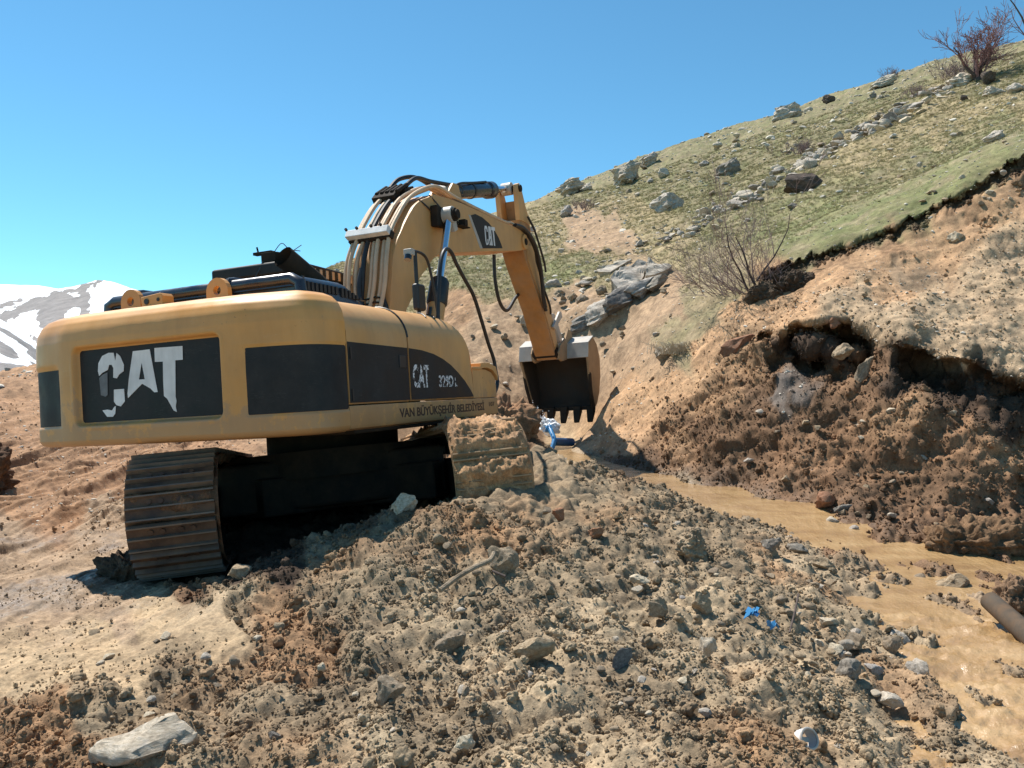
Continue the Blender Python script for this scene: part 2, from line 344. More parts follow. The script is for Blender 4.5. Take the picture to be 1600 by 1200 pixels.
# zones of soil and turf (ground material along each bearing, plus some painted shade)
ZC = dict(T=(.305,.22,.145), P=(.385,.285,.175), M=(.245,.187,.12), L=(.335,.26,.168), O=(.42,.265,.148), B=(.275,.168,.092), D=(.152,.09,.05), K=(.065,.042,.028), G=(.37,.272,.172), R=(.212,.124,.068), A=(.315,.19,.108),  # K: near-black, shade painted under the machine and the bank ledge
          S=(.205,.176,.098), N=(.188,.18,.086), Y=(.29,.23,.13), V=(.26,.21,.125), Q=(.32,.22,.135), C=(.17,.145,.125))
ZONES = """0 620 A;60 600 A;0 680 A;150 720 A;300 700 A;0 760 A;100 790 A;170 830 T;0 850 T;80 900 T;180 960 T;0 960 T;200 890 T;250 960 P;330 975 P;150 1030 P;60 1060 P;0 1050 P;200 1040 P;0 1130 B;80 1130 B;90 1190 B;
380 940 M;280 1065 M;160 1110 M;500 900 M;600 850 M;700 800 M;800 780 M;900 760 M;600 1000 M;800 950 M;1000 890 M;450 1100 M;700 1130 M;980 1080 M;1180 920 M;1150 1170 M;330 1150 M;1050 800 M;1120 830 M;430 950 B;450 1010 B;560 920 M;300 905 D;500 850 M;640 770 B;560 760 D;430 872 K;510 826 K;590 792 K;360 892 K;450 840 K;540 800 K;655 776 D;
640 950 L;900 1000 L;1000 1000 L;1200 1050 L;900 1170 L;560 1180 L;1300 1120 L;1350 1000 L;1250 890 L;1120 960 L;760 1060 L;1380 1180 L;
760 650 O;720 665 B;820 690 D;800 665 R;850 720 M;880 700 P;960 680 O;1000 640 O;1050 600 O;1100 540 O;1150 480 O;1220 450 O;1300 430 O;1350 400 O;1450 400 O;1500 350 O;1580 300 O;1600 275 B;1500 332 B;1400 382 B;1300 418 B;1220 446 B;1580 238 N;1530 270 N;1470 305 N;1420 332 N;1360 360 N;1310 380 N;1260 395 N;1600 215 N;
1250 490 O;1330 475 G;1400 450 O;1450 470 G;1480 500 G;1550 520 G;1590 560 G;1560 430 G;1590 380 G;1400 510 G;1480 540 G;1420 420 Q;
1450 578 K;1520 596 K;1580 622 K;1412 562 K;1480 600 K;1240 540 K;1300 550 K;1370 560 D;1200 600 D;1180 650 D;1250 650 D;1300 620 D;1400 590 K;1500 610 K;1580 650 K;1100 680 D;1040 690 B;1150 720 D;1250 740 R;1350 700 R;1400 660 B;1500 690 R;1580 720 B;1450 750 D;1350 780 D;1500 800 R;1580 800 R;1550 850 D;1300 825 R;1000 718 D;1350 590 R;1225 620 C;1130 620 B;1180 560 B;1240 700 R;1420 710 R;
1300 350 N;1400 312 N;1500 262 N;1240 380 N;1350 285 S;900 400 S;870 420 N;760 420 S;900 310 S;1000 290 S;1200 220 S;1100 240 S;1300 190 S;1580 200 S;1450 195 Y;1500 180 Y;1400 235 Y;1330 250 Y;900 350 Q;950 365 Q;850 350 Y;1000 340 Y;1050 380 Y;1100 330 S;1150 300 S;720 430 S;820 400 S;1550 100 S;1400 140 S;1500 220 S;1600 160 Y;1440 240 S;
1050 480 Q;1000 520 Q;1080 520 V;950 580 Q;1050 440 Q;900 480 Q;850 520 Q;760 500 Q;740 560 Q;800 600 Q;720 470 B;780 560 Q;900 600 Q;1100 420 V;1130 450 V;1090 480 V;1020 560 Q;1050 545 V;560 420 Y;650 420 S;640 560 Q;500 520 Q;200 560 O;400 600 Q"""
zl = [z.split() for z in ZONES.replace('\n', '').split(';') if z.strip()]  # dark K and D points beneath the machine paint its shadow
zp = np.array([(float(a), float(b)) for a, b, c in zl]); zc = np.array([ZC[c] for a, b, c in zl])
zgreen = np.array([1. if c in 'SN' else (.55 if c in 'YV' else 0.) for a, b, c in zl]); zmound = np.array([1. if c in 'MLB' else (.85 if c in 'DRK' else (.4 if c == 'O' else .5) if c in 'OG' else .12 if c in 'ATP' else .25) for a, b, c in zl])
fine = (PX > -130) & (PX < 1730)
warp = np.stack([fbm(np.stack([PX/60, PYb/60, YY*0], -1), 4), fbm(np.stack([PX/60+40, PYb/60, YY*0], -1), 4)], -1)*26
def zone_mix(px, py, *tables):
    outs = [np.empty((len(px),)+t.shape[1:]) for t in tables]
    for i in range(0, len(px), 60000):
        a = slice(i, i+60000); d2 = (px[a, None]-zp[None, :, 0])**2+((py[a, None]-zp[None, :, 1])*1.25)**2+60
        w = d2**-3.0; w /= w.sum(1, keepdims=True)
        for o, t in zip(outs, tables): o[a] = w @ t
    return outs
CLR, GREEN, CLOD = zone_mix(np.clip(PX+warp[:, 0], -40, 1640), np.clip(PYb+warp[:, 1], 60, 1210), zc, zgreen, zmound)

# relief
P3 = np.stack([XB, YB, ZB], -1)
hill = sstep(15, 19, YY)*sstep(700, 640, PYb)
mound = sstep(9.8, 8.2, YY)*np.clip(CLOD*1.35-.35, 0, 1)
flat = sstep(9.5, 8, YY)*(1-mound)
bank = (1-sstep(8.2, 9.6, YY)*0)*sstep(8.2, 9.4, YY)*(1-sstep(15, 18, YY))
w1, i1 = worley2(XB*3.1+.35*perlin(P3*3), YB*3.1+.35*perlin(P3*3+9)); w2, i2 = worley2(XB*7.3, YB*7.3, 5); w3, i3 = worley2(XB*16, YB*16, 11)
lump = (.058*np.clip(1-(w1*1.35)**2, 0, 1)*(.2+i1)+.017*np.clip(1-(w2*1.4)**2, 0, 1)*(.15+i2)+.004*np.clip(1-(w3*1.4)**2, 0, 1)*(.3+i3))
f1 = fbm(P3*1.3, 4); f2 = fbm(P3*5, 3, gain=.55); f3 = fbm(P3*16, 2, gain=.5)
rut = fbm(np.stack([XB*3.2+.3*perlin(P3*1.2), YB*.28, ZB*0], -1), 4, gain=.6)
wq = P3+.06*np.stack([f1, np.roll(f1, 3), f2], -1)
bil = .085*np.abs(perlin(wq*2.6))**.8+.055*np.abs(perlin(wq*6+3))+.016*np.abs(perlin(wq*13+7))+.003*perlin(wq*27+1)
disp = mound*(.09*f1+.02*f2+bil*1.25+lump*.6-.09)
disp += flat*(.018*f1+.012*f2+.008*f3+.045*np.clip(rut+.1, 0, 1)*sstep(5.5, 7.5, YY)+.035*rut)
br, _ = worley2(PX/34+f1*.5, PYb/22+f2*.4, 3)
leftbg = sstep(420, 300, PX)*sstep(8.5, 10, YY)
lipz = sstep(70, 35, PYb-np.interp(PX, lip_x, lip_t))*(PX > 1190)*(YY > 12.9)
rough_ = np.clip(CLOD*1.5-.35, .12, 1)*(1-.75*leftbg)*(1-.62*lipz)
disp += bank*rough_*(.13*f1+.03*f2+bil*1.1-.05+.05*np.clip(1-br*1.2, 0, 1))+bank*(1-leftbg)*.05*f1
disp += leftbg*sstep(20, 15, YY)*(.09*rut+.08*np.clip(rut, 0, 1))
disp += hill*(.22*fbm(P3*.35, 4)+.05*f1+.018*f2+.03*np.maximum(f2, 0)*(1-GREEN))
# tyre and track ruts running away beside the machine
for x0_, d_ in ((-4.75, 1.), (-5.25, .8), (-5.75, 1.), (-6.5, .7), (-7.1, .9), (-7.9, .6), (-8.7, .7)):
    xx = XB-x0_-.10*perlin(np.stack([YB*.5, YB*0+x0_, YB*0], -1))+.04*(YB-9)
    disp += (flat+leftbg)*sstep(6.6, 8, YY)*sstep(18, 13, YY)*d_*(.075*np.exp(-(xx/.085)**2)*(1+.6*f2+.5*f1)-.06*np.exp(-((xx-.24)/.14)**2))
# grouser prints
disp += flat*sstep(7.5, 9, YY)*(-.05)*np.maximum(0, np.sin((XB+.12*f1)*9))*sstep(-2.5, -4.5, XB)
stream_x = np.array([3.2, 3.8, 4.75, 5.85, 6.4, 7., 7.75, 8.4, 9.2, 10., 11., 12., 13.1, 14.2, 15.4, 16.4])
water_z = np.array([-.24, -.23, -.20, -.17, -.15, -.13, -.10, -.05, .05, .19, .27, .31, .345, .41, .48, .50])
bedcalm = np.exp(-np.maximum(0, ZB-np.interp(YB, stream_x, water_z))*6)*(PX > 860)*(YY < 16.5)
disp *= 1-.66*np.clip(bedcalm, 0, 1)
bars = np.clip(fbm(np.stack([XB*1.5, YB*1.1, ZB*0+4], -1), 4, gain=.6)-.17, 0, .5)*np.clip(bedcalm, 0, 1)*(PX > 900)*sstep(10.2, 9.2, YY)
disp += .30*bars
V = P3+NRM*disp[:, None]
G2 = V.reshape(NR, NC, 3); N2 = grid_normals(G2)
# wet, mossy, bare variations of the ground colour
tint = fbm(P3*2.6+5, 4)
CLR = CLR*(1+.22*tint[:, None]*np.array([1, .95, .9]))
red = np.clip(fbm(P3*1.1+31, 3)-.12, 0, 1)*mound; CLR = CLR*(1-red[:, None])+red[:, None]*np.array((.30, .175, .09))
gn = np.clip(.5+fbm(P3*np.array([1., 1., 1.])*1.4+3, 5, gain=.65)*1.1, 0, 1)*GREEN
CLR = np.where((GREEN > .3)[:, None], CLR*(1-.35*gn[:, None])+.35*gn[:, None]*np.array((.09, .14, .035)), CLR)
bare = np.clip(fbm(P3*2.1+77, 4, gain=.65)*1.6-.15, 0, 1)*GREEN*.6; CLR = CLR*(1-bare[:, None])+bare[:, None]*np.array((.30, .24, .155))
WET = np.clip(flat*sstep(-.05, .35, fbm(P3*np.array([1.2, .6, 1])+11, 3)+.18)*(PX < 420)*sstep(4.6, 6, YY)+bedcalm*.9, 0, 1)*(1-mound*.6)
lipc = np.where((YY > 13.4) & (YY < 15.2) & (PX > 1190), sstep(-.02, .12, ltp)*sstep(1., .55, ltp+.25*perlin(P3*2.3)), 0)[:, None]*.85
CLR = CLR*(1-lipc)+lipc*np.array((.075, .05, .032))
spk = 1+.30*fbm(P3*3.3+50, 3, gain=.7)*hill; CLR = CLR*np.clip(spk, .55, 1.5)[:, None]
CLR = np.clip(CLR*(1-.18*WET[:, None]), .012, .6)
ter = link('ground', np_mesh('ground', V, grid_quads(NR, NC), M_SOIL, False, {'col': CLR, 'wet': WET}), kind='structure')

ROWL = np.log(rows)
def hit(px, py):
    """first point of the ground seen along a bearing at a vertical mark"""
    Ys = np.exp(np.linspace(math.log(2.3), math.log(60), 1500)); q = base_q(np.full(1500, px), Ys)
    m = 600-(q-EYE/Ys)*F
    k = np.nonzero(m <= py)[0]; k = k[0] if len(k) else 1499
    return float(Ys[k]), Vector(((px-800)/F*Ys[k], Ys[k], q[k]*Ys[k]))
def ground(x, y):
    px = np.array([800+F*x/y]); return float(base_z(px, np.array([y]))[0])

# ground behind and beside the viewer, valley floor far off
def sheet(name, x0, x1, y0, y1, z, c, k=40):
    xs = np.linspace(x0, x1, k); ys = np.linspace(y0, y1, k); gx, gy = np.meshgrid(xs, ys)
    gz = z+.25*fbm(np.stack([gx.ravel()*.15, gy.ravel()*.15, gx.ravel()*0], -1), 3)*(abs(z) < 2)
    return link(name, np_mesh(name, np.stack([gx.ravel(), gy.ravel(), gz], -1), grid_quads(k, k), M_SOIL, True, {'col': np.tile(np.array(c, float), (k*k, 1)), 'wet': np.zeros(k*k)}), kind='structure')
sheet('ground_behind', -90, 90, -120, 1.1, -.35, (.34, .26, .17))
sheet('valley_floor', -6000, 6000, 135, 9000, -45, (.2, .16, .12), 30)

# ------------------------------------------------------------------ stream
def water_material():
    m = MT('muddy_water', .35, spec=.5); m.b.inputs['Coat Weight'].default_value = 1; m.b.inputs['Coat Roughness'].default_value = .035; m.b.inputs['Coat IOR'].default_value = 1.36
    n = m.noise(2.0, 6, .62, (.5, 1.6, 1), obj=False, dist=.6); c = m.ramp(n, [(.30, (.27, .155, .066)), (.5, (.39, .24, .105)), (.70, (.49, .325, .158))])
    m.color(c)
    h = m.math('ADD', m.noise(9, 5, .62, (1, .55, 1), obj=False), m.math('MULTIPLY', m.noise(30, 4, .6, obj=False), .35))
    m.bump(h, .45, .05); m.L(m.b.inputs['Normal'].links[0].from_socket, m.b.inputs['Coat Normal']); return m.m
M_WATER = water_material()
wr = lrange(2.4, 16.2, .006); wc = np.arange(830, 1760, 4.0); nr, nc = len(wr), len(wc)
wp = np.tile(wc, nr); wy = np.repeat(wr, nc); wx = (wp-800)/F*wy; wz = np.interp(wy, stream_x, water_z)
q3 = np.stack([wx, wy, wz*0], -1)
calm = sstep(6.9, 6.2, wy)
wz = wz+(.004+.022*calm)*fbm(q3*np.array([2.2, 3.2, 1]), 4, gain=.6)+.042*np.abs(fbm(q3*np.array([4.6, 6.5, 1])+9, 4, gain=.55))*calm+.006*fbm(q3*np.array([8, 14, 1]), 3)*(.4+calm)
gq = grid_quads(nr, nc); xl = np.interp(wy, [2.4, 3.8, 4.75, 6.3, 7, 8.4, 9.2, 10.2, 12, 14, 16], [1.45, 1.62, 2.0, 2.4, 2.7, 2.8, 2.5, 1.95, 1.3, .8, .2])
keep = (wx > xl)[gq].all(1); gq = gq[keep]
ids = np.unique(gq); remap = np.full(nr*nc, -1); remap[ids] = np.arange(len(ids))
link('stream_water', np_mesh('stream_water', np.stack([wx, wy, wz], -1)[ids], remap[gq], M_WATER, True), kind='structure')

# ------------------------------------------------------------------ far mountains
def mountain_material():
    m = MT('snowy_mountain', .85, spec=.2); s = m.attr('snow', fac=True)
    n = m.noise(.02, 7, .7, obj=False); n2 = m.noise(.004, 5, .6, obj=False)
    rockc = m.ramp(n, [(.3, (.17, .155, .15)), (.7, (.30, .275, .26))])
    e = m.math('ADD', s, m.math('MULTIPLY', m.math('SUBTRACT', n, .5), 1.15))
    m.color(m.mix(rockc, (.86, .88, .9), m.ramp(e, [(.46, 0.), (.54, 1.)]))); m.bump(n, .5, 25); return m.m
M_MTN = mountain_material()
def mountain(name, Y, sky_line, base_py, rock, depth=.45, amp=1.0):
    xs = np.array([p[0] for p in sky_line], float); ys = np.array([p[1] for p in sky_line], float)
    nx, nd = 260, 90; px = np.linspace(xs[0], xs[-1], nx); t = np.linspace(0, 1.35, nd)
    PXm = np.tile(px, nd); T = np.repeat(t, nx); top = np.interp(PXm, xs, ys)
    Yd = Y*(1-depth*(1-np.minimum(T, 1)))+np.maximum(T-1, 0)*Y
    pv = np.where(T < 1, base_py+(top-base_py)*T**.85, top+(T-1)*120)
    r = fbm(np.stack([PXm/38, T*2.2, PXm*0], -1), 5, ridge=True)
    pv = pv-amp*3*(r-.6)*np.sin(np.minimum(T, 1)*math.pi)-amp*.9*fbm(np.stack([PXm/9, T*8, PXm*0+4], -1), 3)
    Zm = EYE+(600-pv)/F*Yd; Xm = (PXm-800)/F*Yd
    wv = fbm(np.stack([PXm/14, pv/9, PXm*0+2], -1), 4)*7; snow = np.ones_like(PXm)*.95
    for cx, cy, rx, ry, rot, s in rock:
        a = PXm-cx+wv; b = pv-cy+wv*.5; c, s_ = math.cos(rot), math.sin(rot); u = (a*c+b*s_)/rx; v = (-a*s_+b*c)/ry
        snow = np.where((s > 0), np.minimum(snow, sstep(.75, 1.15, np.sqrt(u*u+v*v))), np.maximum(snow, .95*sstep(1.1, .8, np.sqrt(u*u+v*v))))
    return link(name, np_mesh(name, np.stack([Xm, Yd, Zm], -1), grid_quads(nd, nx), M_MTN, True, {'snow': snow}), kind='structure')
mountain('far_snow_mountain', 5200, [(-900, 470), (-500, 430), (-200, 436), (0, 444), (60, 446), (92, 451), (200, 470), (500, 520), (900, 560)], 575, [(10, 476, 30, 5, -.35, 1)])
mountain('snow_mountain', 3300, [(-700, 620), (-300, 575), (-60, 508), (0, 485), (50, 466), (92, 451), (120, 446), (155, 437), (175, 440), (220, 455), (300, 490), (420, 530), (600, 580)], 600,
  [(30, 485, 75, 9, -.42, 1), (135, 447, 40, 4, -.3, 1), (95, 495, 38, 42, -.35, 1), (128, 478, 13, 32, .1, 1), (112, 492, 9, 17, .75, -1), (25, 540, 22, 5, .5, 1), (70, 540, 30, 5, .6, 1), (210, 540, 60, 30, 0, 1)])
mountain('snowy_ridge', 1900, [(-700, 420), (-300, 455), (-100, 478), (0, 498), (20, 510), (45, 530), (75, 556), (110, 585), (200, 600), (300, 640)], 615,
  [(10, 520, 40, 3, .55, 1), (35, 535, 40, 4, .6, 1), (5, 545, 30, 9, .55, 1), (60, 562, 22, 12, .6, 1), (40, 555, 30, 3, .6, -1), (0, 575, 60, 10, .1, 1), (-80, 560, 60, 25, .3, 1)])
mountain('dark_foothill', 750, [(-700, 560), (-200, 572), (0, 578), (40, 581), (75, 585), (150, 600), (260, 640)], 630, [(0, 600, 900, 60, 0, 1)], amp=.6)

# ------------------------------------------------------------------ rocks
def rock_mesh(name, seed, mat, sub=3, cuts=12, strata=0., rough=.12):
    bm = bmesh.new(); bmesh.ops.create_icosphere(bm, subdivisions=sub, radius=1); r = np.random.default_rng(seed)
    P = np.array([v.co[:] for v in bm.verts])
    for k in range(cuts):
        d = r.normal(size=3); d /= np.linalg.norm(d); o = r.uniform(.45, .8); s = np.maximum(0, P @ d-o); P -= s[:, None]*d*.95
    nn = P/np.linalg.norm(P, axis=1, keepdims=True)
    P += nn*(rough*fbm(P*1.6+seed*3.1, 4, gain=.55))[:, None]
    if strata: P[:, :2] *= (1+strata*np.sign(perlin(np.stack([P[:, 0]*.3, P[:, 1]*.3, P[:, 2]*5+seed], -1)))*np.abs(perlin(np.stack([P[:, 0]*.3, P[:, 1]*.3, P[:, 2]*5+seed], -1)))**.5)[:, None]
    P /= np.abs(P).max(0)
    for v, p in zip(bm.verts, P): v.co = p
    me = bpy.data.meshes.new(name); bm.to_mesh(me); bm.free()
    me.polygons.foreach_set('use_smooth', [True]*len(me.polygons)); me.set_sharp_from_angle(angle=rad(32)); me.materials.append(mat); return me
_rs = [100]
def boulder(name, label, cat, px, py, w, h, mat, tilt=0., sink=.25, group=None, depth=.8, strata=.0, sub=3, cuts=14, rough=.2, yaw=None, dy=0.):
    """px,py: foot mark of the stone; w,h: width and height marks"""
    Y, p = hit(px, py); s = Y/F; _rs[0] += 1
    me = rock_mesh(name, _rs[0], mat, sub, cuts, strata, rough); o = link(name, me)
    hw, hh = w*s/2, h*s/2
    o.scale = (hw, hw*depth, hh*(1+sink)); o.location = p+Vector((0, hw*depth*.35+dy, hh*(1-sink)))
    o.rotation_euler = (random.uniform(-.12, .12), tilt, random.uniform(-.4, .4) if yaw is None else yaw)
    return tag(o, label, cat, group)
R = [
 ('rock_outcrop','long low grey rock ledge on the skyline nearest the arm','outcrop',890,305,58,24,M_GREY,-.3,.2),
 ('boulder','small dark stone just right of the long skyline ledge','boulder',919,298,22,12,M_GREY,-.2,.2),
 ('rock_outcrop','pale layered rock outcrop on the skyline above the round grey boulder','outcrop',977,287,66,32,M_PALE,-.45,.2),
 ('rock_outcrop','dark grey rock lump on the skyline right above the pale outcrop','outcrop',1018,256,36,22,M_GREY,-.4,.2),
 ('boulder','light grey boulder on the bare brown patch beside the arm tip','boulder',886,336,24,16,M_GREY,-.2,.25),
 ('boulder','rounded dark grey stone on turf below the skyline outcrops','boulder',1040,278,22,16,M_GREY,0,.25),
 ('rock_outcrop','layered dark outcrop with flat top in mid hillside','outcrop',1142,272,46,28,M_SLATE,-.35,.2),
 ('stone','small wedge shaped stone left of the layered dark outcrop','stone',1102,261,18,10,M_GREY,-.3,.2),
 ('boulder','small round dark boulder close under the skyline','boulder',1121,233,20,13,M_GREY,0,.2),
 ('stone','flat pale stone right of the small round skyline boulder','stone',1150,231,18,9,M_PALE,-.2,.2),
 ('boulder','round grey boulder halfway up the hill above the grey slab','boulder',1042,330,54,30,M_GREY,-.1,.2),
 ('stone','small dark stone on green turf under the big brown block','stone',1240,327,20,11,M_SLATE,0,.2),
 ('stone','little grey stone on the turf right of the arm','stone',877,394,12,8,M_GREY,0,.2),
 ('boulder','grey boulder right beside the middle of the arm','boulder',864,455,28,28,M_GREY,0,.2),
 ('stone','brown stone below the grey boulder beside the arm','stone',874,464,18,12,M_TAN,0,.25),
 ('stone','brown stone two steps right of the grey arm boulder','stone',895,468,18,12,M_TAN,0,.25),
 ('stone','brown block in bare soil under the flatter grey slab','stone',911,475,24,15,M_TAN,-.2,.25),
 ('stone','tan stone with dark side under the broad tilted slab','stone',941,460,20,14,M_TAN,0,.25),
 ('stone','white stone peeping out left of the arm above the bucket','stone',818,508,18,20,M_PALE,0,.2),
 ('boulder','pale weathered rock low on the slope right of the bucket','boulder',1040,562,38,26,M_PALE,.2,.35),
 ('rock_outcrop','big pale grey outcrop on the skyline under open sky','outcrop',1229,190,56,27,M_GREY,-.25,.2),
 ('boulder','dark square boulder standing on the skyline','boulder',1295,163,27,17,M_DARK,-.15,.15),
 ('stone','small dark stone right of the pale skyline outcrop','stone',1264,174,18,9,M_GREY,-.2,.2),
 ('rock_outcrop','long thin rock ledge with a dry bush on the skyline','outcrop',1383,133,58,16,M_GREY,-.35,.2),
 ('stone','dark stone of a side by side pair below the skyline ledge','stone',1365,154,14,9,M_SLATE,0,.2),
 ('stone','pale stone of a side by side pair below the skyline ledge','stone',1376,155,15,9,M_PALE,0,.2),
 ('rock_outcrop','broken grey outcrop at the foot of the hilltop tree','outcrop',1504,134,54,24,M_GREY,-.15,.2),
 ('boulder','black boulder right of the hilltop tree trunk','boulder',1546,129,26,19,M_DARK,0,.2),
 ('rock_outcrop','grey pointed outcrop right below the hilltop tree','outcrop',1556,153,40,22,M_GREY,-.2,.2),
 ('boulder','grey boulder at the right edge below the hilltop tree','boulder',1590,148,28,20,M_GREY,-.3,.2),
 ('boulder','lone tilted grey boulder on turf at the upper right','boulder',1557,219,38,21,M_GREY,-.3,.2),
 ('stone','small brown stone on turf below the hilltop tree','stone',1507,156,14,8,M_DARK,0,.2),
 ('stone','white stone on the orange slope under the turf edge','stone',1494,377,26,17,M_PALE,0,.25),
]
for r in R:
    boulder(r[0], r[1], r[2], r[3], r[4], r[5], r[6], r[7], tilt=r[8], sink=r[9], strata=.12 if 'out' in r[0] else 0, sub=5 if r[5] > 35 else 4, depth=.45 if 'slab' in r[0] else .8, cuts=18 if 'out' in r[0] else 12)
boulder('boulder', 'big dark brown flat topped block below the tumbled stone wall', 'boulder', 1251, 303, 84, 34, M_DARK, tilt=-.05, sink=.15, depth=.6, sub=4, cuts=8, yaw=.1)
def outline_slab(label, marks, mat, thick, lean, seed, foot):
    Y, p = hit(*foot); o_ = [Vector(((a-foot[0])/F*Y, 0, (foot[1]-b)/F*Y)) for a, b in marks]; c = sum(o_, Vector())/len(o_); Rl = Matrix.Rotation(lean, 3, 'X')
    bm = bmesh.new(); f = [bm.verts.new(v) for v in o_]; k = [bm.verts.new(c+(v-c)*.86+Vector((.08, thick, .06))) for v in o_]; n_ = len(f)
    bm.faces.new(f); bm.faces.new(k[::-1]); [bm.faces.new((f[(i+1) % n_], f[i], k[i], k[(i+1) % n_])) for i in range(n_)]
    bmesh.ops.triangulate(bm, faces=bm.faces); bmesh.ops.subdivide_edges(bm, edges=bm.edges, cuts=7, use_grid_fill=True); bmesh.ops.triangulate(bm, faces=bm.faces); bmesh.ops.recalc_face_normals(bm, faces=bm.faces); bm.normal_update()
    P = np.array([v.co[:] for v in bm.verts]); N = np.array([v.normal[:] for v in bm.verts]); q = P*np.array([1.2, 1.2, 2.2])+seed
    P = P+N*(.05*fbm(q, 4, gain=.55)+.035*np.sign(perlin(q*2.3))*np.abs(perlin(q*2.3))**.6)[:, None]
    for v, x in zip(bm.verts, P): v.co = Rl @ Vector(x)
    me = bpy.data.meshes.new('rock_slab'); bm.to_mesh(me); bm.free(); me.polygons.foreach_set('use_smooth', [True]*len(me.polygons)); me.set_sharp_from_angle(angle=rad(28)); me.materials.append(mat)
    o = tag(link('rock_slab', me), label, 'rock slab'); o.location = p+Vector((0, -.25, -.05)); return o
outline_slab('broad tilted grey slab leaning on the hillside', [(953,424),(962,452),(1000,436),(1012,400),(1017,380),(1004,374),(985,390),(972,398)], M_GREY, .9, rad(-48), 3, (980, 446))
outline_slab('flatter grey slab lying left of the broad tilted slab', [(930,412),(934,424),(952,424),(972,402),(988,386),(968,392),(948,402)], M_GREY, .7, rad(-52), 8, (950, 424))
outline_slab('ribbed grey slab behind the right side of the broad tilted slab', [(1006,430),(1020,428),(1042,414),(1050,404),(1028,398),(1016,386),(1010,408)], M_GREY, .8, rad(-45), 13, (1025, 430))
# long outcrop running down to the bucket
oc = tag(link('rock_outcrop', None), 'long ribbed grey outcrop slanting down towards the bucket', 'outcrop')
oY, op = hit(905, 520); oc.location = op
for k, (px, py, w, h, t) in enumerate([(1025,450,44,22,-.4),(1000,462,52,28,-.45),(970,482,62,36,-.45),(942,500,56,38,-.4),(915,516,50,30,-.45),(893,528,40,16,-.3),(1012,430,30,20,-.5)]):
    Y, p = hit(px, py); s = Y/F; me = rock_mesh('ridge', 400+k, M_GREY if k % 2 else M_SLATE, 4, 16, .12); o = link('ridge', me, oc)
    o.scale = (w*s/1.7, w*s*.45, h*s*.6); o.location = p-op+Vector((0, .2, h*s*.3)); o.rotation_euler = (0, t, .1)

# tumbled dry stone wall: stones are parts
wall = tag(link('stone_wall', None), 'tumbled dry stone wall running diagonally up the grassy hillside', 'stone wall')
wall.location = hit(1230, 280)[1]
wmesh = [rock_mesh('stone', 500+k, (M_GREY, M_PALE, M_GREY, M_PALE, M_GREY, M_SLATE)[k % 6], 2, 9) for k in range(12)]
wl_pts = [(1075,372,10),(1085,350,12),(1110,338,16),(1140,328,18),(1165,312,16),(1190,296,14),(1215,272,15),(1240,262,15),(1262,252,14),(1290,240,13),(1315,224,15),(1345,210,14),(1380,190,12),(1410,175,12),(1440,165,12),(1462,148,13),(1485,138,12)]
wxs = np.array([p[0] for p in wl_pts]); wys = np.array([p[1] for p in wl_pts]); wws = np.array([p[2] for p in wl_pts])
for k in range(298):
    t = random.random()**1.15; px = 1075+t*410; cy = np.interp(px, wxs, wys); sp = np.interp(px, wxs, wws)
    py = cy+random.gauss(0, .5)*sp; Y, p = hit(px, py+3); s = Y/F; w = min(26, random.lognormvariate(2.48, .40)); 
    o = link('stone', random.choice(wmesh), wall); o.location = p-wall.location+Vector((0, 0, w*s*.12+max(0, random.gauss(0, .12))))
    o.scale = (w*s*.55, w*s*.5, w*s*random.uniform(.22, .4)); o.rotation_euler = (random.uniform(-.3, .3), random.uniform(-.5, .15), random.uniform(0, 6))
# rubble below the wall, above the slabs
rub = tag(link('rubble_heap', None), 'heap of broken stones between the stone wall and the grey slabs', 'rubble'); rub.location = hit(1010, 400)[1]
for k in range(110):
    px = random.uniform(900, 1080); py = np.interp(px, [900, 960, 1020, 1080], [432, 392, 372, 365])+random.uniform(-14, 26); Y, p = hit(px, py); s = Y/F; w = min(24, random.lognormvariate(2.05, .45))
    o = link('stone', random.choice(wmesh), rub); o.location = p-rub.location+Vector((0, 0, w*s*.1)); o.scale = (w*s*.55, w*s*.5, w*s*random.uniform(.2, .38)); o.rotation_euler = (random.uniform(-.3, .3), random.uniform(-.5, .2), random.uniform(0, 6))

